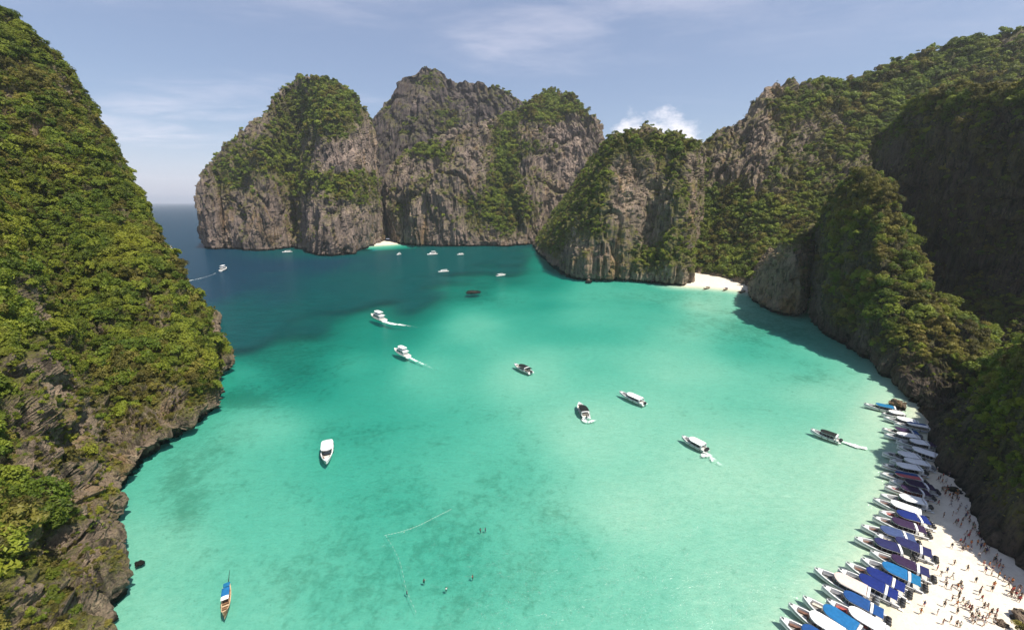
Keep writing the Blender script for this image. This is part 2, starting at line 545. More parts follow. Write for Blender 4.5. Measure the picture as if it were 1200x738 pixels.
massif('forested_hill', 'long forested hill with grey crags climbing above the small cove', [
    [(806, 321, 0), (812, 292, 20), (816, 252, 40), (819, 205, 60), (822, 168, 90)],
    [(830, 325, 0), (832, 296, 25), (835, 252, 55), (838, 200, 75), (843, 152, 120)],
    [(860, 331, 0), (860, 302, 30), (861, 262, 65), (864, 200, 90), (870, 139, 140)],
    [(885, 340, 0), (886, 302, 45), (888, 252, 85), (893, 185, 120), (906, 100, 180)],
    [(915, 345, 0), (918, 300, 55), (924, 245, 95), (932, 180, 135), (948, 97, 200)],
    [(955, 350, 0), (962, 300, 65), (972, 240, 110), (988, 170, 160), (1012, 91, 220)],
    [(1005, 355, 0), (1015, 300, 75), (1028, 230, 120), (1042, 150, 180), (1062, 66, 230)],
    [(1060, 360, 0), (1072, 300, 80), (1085, 220, 130), (1096, 140, 190), (1112, 52, 240)],
    [(1130, 370, 0), (1145, 300, 80), (1160, 210, 130), (1180, 120, 190), (1205, 32, 240)],
    [(1260, 380, 0), (1275, 290, 80), (1295, 190, 130), (1320, 90, 190), (1350, -10, 240)],
], 520, 320, 4.4, 11.0, ROCK_MID,
    [(870, 280, 60, 45, .8), (950, 125, 50, 22, .3), (1100, 100, 100, 60, .5), (850, 190, 20, 36, -.6),
     (890, 175, 16, 50, -.5), (945, 150, 24, 20, -.4), (990, 200, 20, 50, -.1), (860, 138, 14, 8, -.8),
     (905, 105, 14, 10, -.8)],
    0.44, back=260, seed=17, slopeveg=0.4, vegvar=0.8)

massif('cove_stack', 'squat rock knob with a shrubby top beside the small cove', [
    [(878, 343, 0), (882, 328, 2), (890, 312, 8), (898, 302, 14), (905, 294, 20)],
    [(892, 360, 0), (896, 338, 2), (902, 312, 6), (910, 294, 14), (920, 281, 24)],
    [(910, 367, 0), (913, 342, 1), (917, 306, 5), (926, 286, 14), (938, 270, 26)],
    [(928, 370, 0), (931, 342, 2), (935, 304, 8), (943, 280, 18), (952, 265, 30)],
    [(940, 366, 0), (944, 340, 4), (949, 304, 14), (954, 282, 24), (960, 268, 36)],
], 200, 180, 2.4, 5.0, ROCK_NEAR, [(932, 278, 40, 12, .9)], 0.0, back=60, seed=19)

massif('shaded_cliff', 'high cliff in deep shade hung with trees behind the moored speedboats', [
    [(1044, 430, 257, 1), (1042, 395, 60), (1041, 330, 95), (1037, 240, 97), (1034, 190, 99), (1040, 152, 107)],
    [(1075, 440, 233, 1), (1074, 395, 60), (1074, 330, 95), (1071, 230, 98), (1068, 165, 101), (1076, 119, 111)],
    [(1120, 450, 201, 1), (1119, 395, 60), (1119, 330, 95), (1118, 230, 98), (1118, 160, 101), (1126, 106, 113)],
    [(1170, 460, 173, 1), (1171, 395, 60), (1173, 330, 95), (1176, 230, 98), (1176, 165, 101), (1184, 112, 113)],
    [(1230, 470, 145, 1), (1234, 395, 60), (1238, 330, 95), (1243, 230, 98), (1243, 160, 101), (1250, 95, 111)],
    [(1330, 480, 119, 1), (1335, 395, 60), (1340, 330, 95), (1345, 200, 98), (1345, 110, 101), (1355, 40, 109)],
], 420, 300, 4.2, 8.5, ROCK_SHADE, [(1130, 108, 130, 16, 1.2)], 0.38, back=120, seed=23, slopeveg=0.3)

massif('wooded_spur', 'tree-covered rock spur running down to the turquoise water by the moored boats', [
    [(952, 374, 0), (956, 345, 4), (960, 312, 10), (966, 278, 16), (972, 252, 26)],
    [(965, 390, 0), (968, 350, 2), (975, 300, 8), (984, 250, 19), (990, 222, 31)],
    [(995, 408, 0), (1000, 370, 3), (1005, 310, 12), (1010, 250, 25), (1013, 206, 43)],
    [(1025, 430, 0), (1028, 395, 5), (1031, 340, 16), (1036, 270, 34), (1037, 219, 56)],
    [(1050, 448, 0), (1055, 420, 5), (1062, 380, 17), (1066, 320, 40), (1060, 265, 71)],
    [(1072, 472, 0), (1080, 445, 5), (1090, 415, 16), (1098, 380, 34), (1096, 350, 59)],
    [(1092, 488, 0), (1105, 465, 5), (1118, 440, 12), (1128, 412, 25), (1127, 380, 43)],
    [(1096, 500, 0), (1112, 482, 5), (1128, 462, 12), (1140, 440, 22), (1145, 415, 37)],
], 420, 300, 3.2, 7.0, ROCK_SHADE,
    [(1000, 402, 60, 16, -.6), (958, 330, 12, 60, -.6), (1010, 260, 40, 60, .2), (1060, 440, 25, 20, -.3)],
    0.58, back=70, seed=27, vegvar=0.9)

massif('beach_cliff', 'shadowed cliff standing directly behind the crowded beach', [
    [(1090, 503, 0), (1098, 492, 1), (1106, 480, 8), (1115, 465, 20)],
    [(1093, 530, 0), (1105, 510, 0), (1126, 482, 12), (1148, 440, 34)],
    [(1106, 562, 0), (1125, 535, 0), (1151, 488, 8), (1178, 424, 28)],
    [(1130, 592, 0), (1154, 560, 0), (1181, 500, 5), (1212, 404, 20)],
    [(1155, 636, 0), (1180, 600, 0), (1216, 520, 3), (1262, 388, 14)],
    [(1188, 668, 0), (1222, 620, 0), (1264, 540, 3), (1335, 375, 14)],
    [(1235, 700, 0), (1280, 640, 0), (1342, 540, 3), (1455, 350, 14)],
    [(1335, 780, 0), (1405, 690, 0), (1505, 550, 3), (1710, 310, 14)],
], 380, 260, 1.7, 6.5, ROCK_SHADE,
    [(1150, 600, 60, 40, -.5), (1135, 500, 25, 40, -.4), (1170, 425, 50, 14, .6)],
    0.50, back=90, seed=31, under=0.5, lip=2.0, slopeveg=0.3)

# ------------------------------------------------------------------ beach, sea bed and sea
DEPTHS = [(1000, 600, 1.2), (900, 700, 1.3), (1040, 520, 1.0), (1060, 480, .8), (960, 470, 2.0), (850, 560, 1.4),
          (750, 600, 1.6), (700, 500, 1.6), (620, 440, 2.2), (800, 430, 2.0), (880, 400, 3.4), (930, 430, 3.0), (840, 350, 1.8),
          (760, 350, 3.4), (700, 360, 3.2), (600, 350, 4.4), (560, 380, 2.9), (500, 440, 2.8), (420, 430, 4.2),
          (430, 390, 6.5), (350, 420, 7.0), (280, 440, 5.2), (300, 500, 2.7), (230, 560, 2.6), (200, 640, 2.0),
          (160, 720, 1.8), (300, 600, 2.6), (450, 580, 3.4), (550, 560, 2.9), (500, 650, 3.2), (650, 650, 2.6),
          (750, 700, 2.2), (400, 700, 2.9), (300, 700, 2.3), (850, 700, 1.6), (480, 340, 11), (520, 300, 16),
          (600, 310, 13), (640, 320, 7), (400, 330, 18), (320, 340, 26), (300, 300, 42), (240, 340, 36),
          (220, 270, 80), (200, 245, 110), (270, 380, 16), (360, 370, 12), (560, 330, 9), (700, 340, 3.6),
          (450, 300, 22), (380, 305, 34), (560, 296, 13)]
DEPTHS = np.array(DEPTHS, float)


def poly_px(pts):
    return np.array([G(a, b)[:2] for a, b in pts])


BEACH = dict(shore=poly_px([(1083, 478), (1087, 500), (1088, 520), (1085, 540), (1081, 562), (1079, 585), (1075, 612),
                            (1069, 640), (1061, 668), (1050, 695), (1030, 738), (1000, 800), (960, 880)]),
             inland=poly_px([(1500, 880), (1500, 690), (1260, 600), (1150, 520), (1120, 478)]), slope=0.075)
COVE = dict(shore=poly_px([(798, 335), (822, 336.5), (848, 338.5), (868, 341), (890, 345)]),
            inland=poly_px([(892, 322), (840, 312), (798, 318)]), slope=0.07)
FAR = dict(shore=poly_px([(428, 288.5), (446, 287.6), (466, 286.2)]),
           inland=poly_px([(466, 278), (428, 278)]), slope=0.07)


def seg_dist(X, Y, line):
    d = np.full(X.shape, 1e9)
    for a, b in zip(line[:-1], line[1:]):
        ab = b - a
        t = np.clip(((X - a[0]) * ab[0] + (Y - a[1]) * ab[1]) / (ab @ ab), 0, 1)
        d = np.minimum(d, np.hypot(X - a[0] - t * ab[0], Y - a[1] - t * ab[1]))
    return d


def inside(X, Y, poly):
    r = np.zeros(X.shape, bool)
    n = len(poly)
    for i in range(n):
        x1, y1 = poly[i]
        x2, y2 = poly[(i + 1) % n]
        if y1 == y2:
            continue
        c = ((y1 > Y) != (y2 > Y)) & (X < (x2 - x1) * (Y - y1) / (y2 - y1) + x1)
        r ^= c
    return r


def depth_field(X, Y):
    """metres of water (negative = height of dry sand)"""
    Yc = np.maximum(Y, 35.0)
    px, py, _ = project(np.stack([X, Yc, np.zeros_like(X)], -1))
    px = np.clip(px, -200, 1400)
    num = np.zeros(X.shape)
    den = np.zeros(X.shape)
    for (a, b, d) in DEPTHS:
        wgt = 1.0 / (((px - a) / 1.0) ** 2 + ((py - b) * 1.7) ** 2 + 400.0) ** 1.6
        num += wgt * math.log(d)
        den += wgt
    d = np.exp(num / den)
    q = np.stack([X, Y, np.zeros_like(X)], -1)
    d = d * (1 + 0.22 * fbm(q / 38.0, 4, 91))
    far = np.clip((np.hypot(X + 60, Y - 300) - 900) / 1500.0, 0, 1)
    d = d * (1 - far) + 120 * far
    for b in (BEACH, COVE, FAR):
        sd = seg_dist(X, Y, b['shore'])
        ins = inside(X, Y, np.concatenate([b['shore'], b['inland']]))
        wob = 0.10 * fbm(q / 9.0, 3, 95)
        land = -np.minimum(sd * b['slope'], 3.0) - wob * 0.4
        near = np.minimum(d, 0.02 + sd * 0.075 + 0.02 * np.maximum(sd - 12, 0) ** 1.2 + wob * 0.5)
        d = np.where(ins, land, near)
    return d


def axis(lo, hi, step, far_lo, far_hi, ratio=1.22):
    c = list(np.arange(lo, hi + 0.01, step))
    s = step
    x = hi
    while x < far_hi:
        s *= ratio
        x += s
        c.append(x)
    s = step
    x = lo
    pre = []
    while x > far_lo:
        s *= ratio
        x -= s
        pre.append(x)
    return np.array(pre[::-1] + c)


# sea bed and beach: one sheet of sand that rises out of the water
gx, gy = np.meshgrid(np.arange(-198, 382, 1.8), np.arange(-70, 1010, 1.8), indexing='ij')
gd = depth_field(gx, gy)
q = np.stack([gx, gy, np.zeros_like(gx)], -1)
gz = np.where(gd > 0, -0.5 * np.minimum(gd, 14.0), -gd)      # seen through water the bottom lies nearer
gz = gz + np.where(gd < 0, 0.05 * fbm(q / 2.2, 3, 97), 0.10 * fbm(q / 3.0, 3, 98))
px, py, _ = project(np.stack([gx, np.maximum(gy, 35), gz * 0], -1))
# reef and sea grass grow where the photograph's bottom is dark
grass = blobs(px, py, [(470, 600, 170, 100, .30), (600, 680, 170, 70, .28), (350, 690, 120, 50, .35), (620, 590, 80, 60, .2), (250, 520, 60, 60, .3),
                       (210, 590, 30, 60, .55), (340, 410, 70, 40, .6), (290, 462, 40, 14, .8), (880, 380, 90, 26, .6),
                       (820, 480, 60, 24, .18), (760, 345, 90, 12, .35), (560, 345, 50, 14, .5),
                       (420, 500, 60, 20, .35), (950, 440, 70, 22, .35), (620, 480, 80, 20, .15)], 0.05)
sand_m, nt = material('sand_and_reef')
pos = nt.n('ShaderNodeNewGeometry').outputs['Position']
gr = nt.n('ShaderNodeAttribute', attribute_name='reef').outputs['Fac']
sz = nt.n('ShaderNodeSeparateXYZ', {0: pos}).outputs[2]
nA = nt.noise(pos, 0.06, 8.0, 0.68, 0.5)
nB = nt.noise(pos, 0.40, 10.0, 0.74, 0.3)
nC = nt.noise(pos, 2.2, 5.0, 0.6)
c = nt.mix(nt.ramp(nB, 0.3, 0.7), (0.58, 0.51, 0.415), (0.70, 0.63, 0.525))
wet = nt.ramp(sz, 0.55, 0.05)
c = nt.mix(nt.math('MULTIPLY', wet, 0.55), c, (0.60, 0.52, 0.36))
rf = nt.math('ADD', gr, nt.math('ADD', nt.math('MULTIPLY', nt.math('SUBTRACT', nA, 0.5), 1.5),
                                nt.math('MULTIPLY', nt.math('SUBTRACT', nB, 0.5), 2.4)))
rf = nt.math('MULTIPLY', nt.ramp(rf, 0.15, 0.95), nt.ramp(sz, -0.35, -0.75))
c = nt.mix(nt.math('MULTIPLY', rf, 0.52), c, (0.150, 0.165, 0.085))
c = nt.mix(nt.ramp(nC, 0.56, 0.70, 0, 0.4), c, (0.30, 0.25, 0.19))
bump = nt.n('ShaderNodeBump', {'Strength': 0.6, 'Distance': 0.12, 'Height': nC})
b = nt.n('ShaderNodeBsdfPrincipled', {'Base Color': c, 'Roughness': 0.95, 'Specular IOR Level': 0.1, 'Normal': bump.outputs[0]})
nt.link(b.outputs[0], nt.out.inputs[0])
beach = link('beach', grid_mesh('beach', np.stack([gx, gy, gz], -1), {'reef': grass}), sand_m)
tag(beach, 'white sand beach running out under the turquoise water', None, None, 'structure')

# the little strip of sand between the island and the far wall
fx, fy = np.meshgrid(np.arange(-330, -199, 3.0), np.arange(800, 960, 3.0), indexing='ij')
fd = depth_field(fx, fy)
cb = link('far_beach', grid_mesh('far_beach', np.stack([fx, fy, -np.minimum(fd, 6)], -1), {'reef': fx * 0}), sand_m)
tag(cb, 'small strip of white sand between two far cliffs', None, None, 'structure')

# the sea
ax = axis(-240, 390, 3.0, -60000, 60000)
ay = axis(-70, 560, 3.0, -3000, 90000)
sx, sy = np.meshgrid(ax, ay, indexing='ij')
sd = depth_field(sx, sy)
sea_m, nt = material('sea_water')
geo = nt.n('ShaderNodeNewGeometry')
pos = geo.outputs['Position']
dp = nt.math('MAXIMUM', nt.n('ShaderNodeAttribute', attribute_name='depth').outputs['Fac'], 0.0)
ex = [nt.math('EXPONENT', nt.math('MULTIPLY', dp, -k)) for k in (0.28, 0.022, 0.031)]
tint = nt.n('ShaderNodeCombineColor', {0: ex[0], 1: ex[1], 2: ex[2]}).outputs[0]
cau = nt.noise(nt.mapping(pos, (0.35, 0.7, 0.5), (0, 0, 0.35)), 1.0, 5.0, 0.7, 0.8)  # caustic ripple light, multiplied into the water tint
tint = nt.mix(1.0, tint, nt.mix(nt.ramp(cau, 0.30, 0.68), (0.88, 0.93, 0.93), (1.0, 1.0, 1.0)), 'MULTIPLY')
cau2 = nt.noise(nt.mapping(pos, (1.0, 1.7, 0.5), (0, 0, 0.25)), 1.0, 4.0, 0.7, 0.6)  # finer caustics painted into the tint the same way
tint = nt.mix(1.0, tint, nt.mix(nt.ramp(cau2, 0.34, 0.64), (0.88, 0.94, 0.94), (1.0, 1.0, 1.0)), 'MULTIPLY')
tr = nt.n('ShaderNodeBsdfTransparent', {'Color': tint})
teal = (0.0010, 0.044, 0.046)
navy = (0.0045, 0.026, 0.048)
deep = nt.mix(nt.ramp(dp, 14.0, 34.0), teal, navy)
ripple = nt.noise(nt.mapping(pos, (0.05, 0.16, 0.1)), 1.0, 6.0, 0.65, 0.6)
deep = nt.mix(nt.ramp(ripple, 0.35, 0.75), deep, nt.mix(1.0, deep, (1.5, 1.35, 1.3), 'MULTIPLY'))  # wave glints painted as lighter bands in the deep colour
df = nt.n('ShaderNodeBsdfDiffuse', {'Color': deep, 'Roughness': 0.0})
opa = nt.math('SUBTRACT', 1.0, nt.math('EXPONENT', nt.math('MULTIPLY', dp, -0.085)))
opa = nt.math('MAXIMUM', opa, nt.ramp(dp, 5.0, 13.0))
body = nt.n('ShaderNodeMixShader', {0: opa, 1: tr.outputs[0], 2: df.outputs[0]})
wv1 = nt.noise(nt.mapping(pos, (0.20, 0.42, 0.3), (0, 0, 0.3)), 1.0, 5.0, 0.6, 0.4)
wv2 = nt.noise(nt.mapping(pos, (1.1, 1.8, 1.0), (0, 0, -0.2)), 1.0, 4.0, 0.6)
hgt = nt.math('ADD', wv1, nt.math('MULTIPLY', wv2, 0.30))
bump = nt.n('ShaderNodeBump', {'Strength': 0.8, 'Distance': 1.0, 'Height': hgt})
fr = nt.n('ShaderNodeFresnel', {'IOR': 1.33, 'Normal': bump.outputs[0]}).outputs[0]
gl = nt.n('ShaderNodeBsdfGlossy', {'Color': (1, 1, 1, 1), 'Roughness': 0.10, 'Normal': bump.outputs[0]})
fac = nt.math('MINIMUM', nt.math('MULTIPLY', fr, 0.6), 0.11)
surf = nt.n('ShaderNodeMixShader', {0: fac, 1: body.outputs[0], 2: gl.outputs[0]})
nt.link(surf.outputs[0], nt.out.inputs[0])
sea = link('sea', grid_mesh('sea', np.stack([sx, sy, np.zeros_like(sx)], -1), {'depth': sd}), sea_m)
tag(sea, 'clear turquoise water of the bay turning deep blue out to sea', None, None, 'structure')


def ground_z(x, y):
    d = float(depth_field(np.array([[x]]), np.array([[y]]))[0, 0])
    return max(-d, -1.0)

# ------------------------------------------------------------------ vegetation
def leaf_material(name, dark, light, yellow, vary=0.5):
    m, nt = material(name)
    rnd = nt.n('ShaderNodeObjectInfo').outputs['Random']
    pos = nt.n('ShaderNodeNewGeometry').outputs['Position']
    big = nt.noise(pos, 0.035, 3.0, 0.6)
    small = nt.noise(pos, 0.7, 3.0, 0.6)
    c = nt.mix(nt.ramp(small, 0.3, 0.7), dark, light)
    c = nt.mix(nt.math('MULTIPLY', nt.ramp(rnd, 0.35, 1.0), vary), c, yellow)
    c = nt.mix(nt.ramp(big, 0.42, 0.70, 0.0, 0.55), c, yellow)
    hs = nt.n('ShaderNodeHueSaturation', {'Hue': nt.math('ADD', 0.485, nt.math('MULTIPLY', rnd, 0.03)),
                                          'Value': nt.math('ADD', 0.65, nt.math('MULTIPLY', rnd, 0.6)), 'Color': c})
    d = nt.n('ShaderNodeBsdfPrincipled', {'Base Color': hs.outputs[0], 'Roughness': 0.55, 'Specular IOR Level': 0.25})
    t = nt.n('ShaderNodeBsdfTranslucent', {'Color': hs.outputs[0]})
    mx = nt.n('ShaderNodeMixShader', {0: 0.34, 1: d.outputs[0], 2: t.outputs[0]})
    nt.link(mx.outputs[0], nt.out.inputs[0])
    return m


LEAF = leaf_material('jungle_leaves', (0.055, 0.105, 0.010), (0.145, 0.205, 0.018), (0.27, 0.245, 0.024))
LEAFFAR = leaf_material('island_leaves', (0.085, 0.140, 0.016), (0.165, 0.225, 0.026), (0.26, 0.255, 0.030))
LEAF2 = leaf_material('dry_leaves', (0.070, 0.074, 0.014), (0.160, 0.150, 0.026), (0.25, 0.19, 0.04))
BARK = plain('bark', (0.10, 0.075, 0.05), 0.9, 0, 0.4, 0.1)


def crown_mesh(name, lobes, leaves, size, mat, seed, flat=0.95, spread=1.0):
    """a crown of unit radius: leaf blades spread through a handful of uneven lobes"""
    r = np.random.default_rng(seed)
    cs = []
    for k in range(lobes):
        a = r.uniform(0, 2 * math.pi)
        d = math.sqrt(r.uniform(0, 1)) * 0.62 * spread
        cs.append((d * math.cos(a), d * math.sin(a), 0.55 + r.uniform(-0.30, 0.55) * (1.1 - d), r.uniform(0.26, 0.50)))
    verts, faces = [], []
    per = leaves // lobes
    for (x, y, z, rad) in cs:
        v = r.normal(size=(per, 3))
        v /= np.linalg.norm(v, axis=1)[:, None]
        v[:, 2] = np.where(v[:, 2] < -0.35, -v[:, 2], v[:, 2])
        rr = rad * (0.60 + 0.48 * r.random(per) ** 0.5)
        c = np.array([x, y, z]) + v * rr[:, None] * np.array([1, 1, flat])
        nrm = v + r.normal(size=(per, 3)) * 0.55 + np.array([0, 0, 0.28])
        nrm /= np.linalg.norm(nrm, axis=1)[:, None]
        ref = r.normal(size=(per, 3))
        t = np.cross(nrm, ref)
        t /= np.linalg.norm(t, axis=1)[:, None]
        bt = np.cross(nrm, t)
        s = size * (0.6 + 0.8 * r.random(per))[:, None]
        # pointed blade, folded a little along its rib
        tip, tail = c + t * s, c - t * s * 0.9
        l, rgt = c + bt * s * 0.5 - nrm * s * 0.18, c - bt * s * 0.5 - nrm * s * 0.18
        o = len(verts)
        verts.extend(np.stack([tip, l, tail, rgt], 1).reshape(-1, 3))
        faces.extend([(o + 4 * i, o + 4 * i + 1, o + 4 * i + 2, o + 4 * i + 3) for i in range(per)])
    me = bpy.data.meshes.new(name)
    me.from_pydata([tuple(v) for v in verts], [], faces)
    me.materials.append(mat)
    return me


def trunk_mesh(name, seed):
    r = random.Random(seed)
    bm = bmesh.new()

    def limb(a, b, ra, rb):
        a, b = Vector(a), Vector(b)
        d = (b - a).normalized()
        s = d.orthogonal().normalized()
        t = d.cross(s)
        ra_ = []
        for p, q in ((a, ra), (b, rb)):
            ra_.append([bm.verts.new(p + (s * math.cos(k * math.pi / 3) + t * math.sin(k * math.pi / 3)) * q) for k in range(6)])
        for k in range(6):
            bm.faces.new((ra_[0][k], ra_[0][(k + 1) % 6], ra_[1][(k + 1) % 6], ra_[1][k]))
    top = (r.uniform(-.1, .1), r.uniform(-.1, .1), 0.42)
    limb((0, 0, -0.35), top, 0.075, 0.05)
    for k in range(5):
        a = k * 1.26 + r.uniform(-.3, .3)
        e = (top[0] + math.cos(a) * 0.42, top[1] + math.sin(a) * 0.42, 0.42 + r.uniform(.15, .45))
        limb(top, e, 0.042, 0.014)
    me = bpy.data.meshes.new(name)
    bm.to_mesh(me)
    bm.free()
    me.materials.append(BARK)
    return me


NEAR_CROWNS = [crown_mesh('crown', 9, 620, 0.115, LEAF, 100), crown_mesh('crown', 7, 560, 0.12, LEAF, 101, 0.8),
               crown_mesh('crown', 11, 700, 0.105, LEAF, 102, 1.1), crown_mesh('crown', 8, 560, 0.115, LEAF2, 103, 0.9)]
FAR_CROWNS = [crown_mesh('crown', 7, 260, 0.17, LEAFFAR, 110), crown_mesh('crown', 6, 240, 0.18, LEAFFAR, 111, 0.75),
              crown_mesh('crown', 7, 240, 0.17, LEAF2, 112, 0.8)]
TRUNKS = [trunk_mesh('trunk', 5), trunk_mesh('trunk', 6)]


def scatter(name, count, smin, smax, thr=0.30, seed=1, yellow=0.25, scrub=False):
    """random points of a massif's visible side where plants take hold -> array of x y z size kind"""
    M = MASSIFS[name]
    r = np.random.default_rng(seed)
    fm = M['front'] + 3
    p, nn, v = M['pts'][:, :fm], M['nn'][:, :fm], M['veg'][:, :fm]
    a = np.linalg.norm(np.cross(p[1:, :-1] - p[:-1, :-1], p[:-1, 1:] - p[:-1, :-1]), axis=2)
    vis = np.sum(nn * (np.array([0, 0, CAM_H]) - p), 2)[:-1, :-1] > -40
    px, py, dep = project(p[:-1, :-1])
    fr = (px > -60) & (px < 1260) & (py > -60) & (py < 800)
    wgt = a * np.clip((v[:-1, :-1] - thr) / (0.75 - thr), 0, 1) * vis * fr * (p[:-1, :-1, 2] > 3.5)
    if scrub:
        nz = fbm(p[:-1, :-1] / 5.0, 3, seed + 8)
        wgt = a * np.clip(nz * 2 + 0.75, 0, 1) * vis * fr * (p[:-1, :-1, 2] > 7) * np.clip(1.2 - v[:-1, :-1], 0.1, 1)
    c = np.cumsum(wgt.reshape(-1))
    if c[-1] <= 0:
        return np.zeros((0, 5))
    k = np.searchsorted(c, r.random(count) * c[-1])
    i, j = np.unravel_index(np.minimum(k, wgt.size - 1), wgt.shape)
    f1, f2 = r.random((count, 1)), r.random((count, 1))
    q = p[i, j] + (p[i + 1, j] - p[i, j]) * f1 + (p[i, j + 1] - p[i, j]) * f2
    vv = v[i, j]
    s = (smin + (smax - smin) * r.random(count) ** 2.8) * (0.55 + 0.6 * np.clip(vv, 0, 1))
    q = q + nn[i, j] * (s * 0.12)[:, None]
    q[:, 2] -= s * 0.25
    dry = fbm(q / 22.0, 2, seed + 5) + r.normal(size=count) * 0.25
    kind = np.where(dry > yellow, 3, r.integers(0, 3, count))
    return np.concatenate([q, s[:, None], kind[:, None]], 1)


SCRUB = {
    'overgrown_cliff': scatter('overgrown_cliff', 30000, 0.3, 1.7, 0, 61, 0.05, True),
    'wooded_spur': scatter('wooded_spur', 2600, 0.4, 1.4, 0, 62, 0.0, True),
    'beach_cliff': scatter('beach_cliff', 1200, 0.3, 1.0, 0, 63, 0.0, True),
    'shaded_cliff': scatter('shaded_cliff', 2600, 0.5, 1.8, 0, 64, 0.0, True),
    'forested_hill': scatter('forested_hill', 6000, 0.7, 2.4, 0, 66, 0.0, True),
    'wooded_headland': scatter('wooded_headland', 5000, 0.6, 2.0, 0, 67, 0.0, True),
    'bay_wall': scatter('bay_wall', 3500, 0.8, 2.6, 0, 68, 0.0, True),
    'dome_island': scatter('dome_island', 3500, 0.8, 2.6, 0, 69, 0.0, True),
}
SC = {
    'overgrown_cliff': scatter('overgrown_cliff', 21000, 0.75, 3.9, 0.34, 41),
    'wooded_spur': scatter('wooded_spur', 3600, 0.9, 4.6, 0.38, 42, 0.1),
    'beach_cliff': scatter('beach_cliff', 2200, 0.8, 3.0, 0.34, 43),
    'shaded_cliff': scatter('shaded_cliff', 4000, 1.2, 4.6, 0.30, 44),
    'cove_stack': scatter('cove_stack', 420, 1.0, 3.2, 0.25, 45),
    'forested_hill': scatter('forested_hill', 12500, 2.0, 6.4, 0.42, 46),
    'wooded_headland': scatter('wooded_headland', 6000, 1.6, 4.8, 0.36, 47),
    'bay_wall': scatter('bay_wall', 6000, 2.4, 7.0, 0.36, 48),
    'dome_island': scatter('dome_island', 6000, 2.4, 6.8, 0.34, 49),
    'rear_peak': scatter('rear_peak', 500, 4.0, 8.0, 0.36, 50),
}
# a belt of big trees stands on the level ground behind the cove's sand
belt = []
for k in range(70):
    t = random.random()
    bxp = 812 + 74 * t
    byp = 321 + 14 * t - random.uniform(0, 8)
    g = G(bxp, byp)
    belt.append((g[0], g[1], max(1.0, ground_z(g[0], g[1])), random.uniform(5.5, 9.5), random.randint(0, 2)))
SC['forested_hill'] = np.concatenate([SC['forested_hill'], np.array(belt)])
NEARSET = ('overgrown_cliff', 'wooded_spur', 'beach_cliff', 'shaded_cliff', 'cove_stack')
TREE_TEXT = {
    'overgrown_cliff': ('on the steep overgrown cliff beside the longtail boat', 'trees on the overgrown cliff'),
    'wooded_spur': ('on the rock spur above the end of the boat row', 'trees on the wooded spur'),
    'beach_cliff': ('on the shadowed cliff right behind the crowded beach', 'trees on the beach cliff'),
    'shaded_cliff': ('on the high shaded cliff behind the wooded spur', 'trees on the shaded cliff'),
    'cove_stack': ('on the squat rock knob by the small cove', 'trees on the rock knob'),
    'forested_hill': ('on the forested hill behind the small cove', 'trees above the small cove'),
}
STUFF_TEXT = {
    'overgrown_cliff': 'dense green jungle covering the steep cliff beside the longtail boat',
    'wooded_spur': 'sunlit jungle covering the rock spur at the end of the boat row',
    'beach_cliff': 'dark hanging greenery on the cliff behind the beach',
    'shaded_cliff': 'dark jungle hanging on the high shaded cliff',
    'cove_stack': 'green shrubs topping the squat rock knob',
    'forested_hill': 'forest covering the long hill above the small cove',
    'wooded_headland': 'shrubs and trees on the flank and top of the rocky headland',
    'bay_wall': 'green growth in the gully and on ledges of the far grey wall',
    'dome_island': 'forest cap and hanging shrubs on the domed island',
    'rear_peak': 'sparse shrubs on the shade-darkened bare peak',
}
# the 300 trees that show largest are things of their own
cand = []
for nm in TREE_TEXT:
    d = SC[nm]
    px, py, dep = project(d[:, :3])
    ok = (px > 5) & (px < 1195) & (py > 5) & (py < 735)
    for i in np.nonzero(ok)[0]:
        cand.append((d[i, 3] / dep[i], nm, int(i)))
cand.sort(reverse=True)
quota = {'overgrown_cliff': 135, 'wooded_spur': 70, 'beach_cliff': 30, 'shaded_cliff': 30, 'cove_stack': 10, 'forested_hill': 25}
taken = {k: set() for k in SC}
SRC = {}
SIZE_MID = {k: float(np.quantile(SC[k][:, 3], 0.97)) for k in SC}


def tree_thing(nm, row, crown, trunk, rz):
    e = bpy.data.objects.new('tree', None)
    COL.objects.link(e)
    e.location = (row[0], row[1], row[2])
    s = float(row[3])
    e.scale = (s, s, s)
    e.rotation_euler = (0, 0, rz)
    e.empty_display_size = 0.5
    px_, py_, _ = project(np.array(row[:3]))
    look = 'yellowish dry-leaved tree' if (row[4] == 3 or (nm == 'forested_hill' and row[4] == 2)) else ('broad green tree' if s > SIZE_MID[nm] else 'compact green tree')
    top_z = MASSIFS[nm]['pts'][..., 2].max()
    h_ = row[2] / top_z
    where = 'low down' if h_ < 0.22 else ('halfway up' if h_ < 0.55 else 'high up')
    tag(e, '%s %s %s' % (look, where, TREE_TEXT[nm][0]), 'tree', TREE_TEXT[nm][1] + ', ' + where)
    o1 = bpy.data.objects.new('trunk', trunk); COL.objects.link(o1); o1.parent = e
    o2 = bpy.data.objects.new('crown', crown); COL.objects.link(o2); o2.parent = e
    return o2


for (_, nm, i) in cand:
    if len(taken[nm]) >= quota[nm]:
        continue
    taken[nm].add(i)
    row = SC[nm][i]
    k = int(row[4])
    if nm == 'forested_hill':
        k = min(k, 2)
        cr = tree_thing(nm, row, FAR_CROWNS[k], TRUNKS[k % 2], random.uniform(0, 6.28))
        SRC.setdefault(('far', k), cr)
    else:
        cr = tree_thing(nm, row, NEAR_CROWNS[k], TRUNKS[k % 2], random.uniform(0, 6.28))
        SRC.setdefault(('near', k), cr)


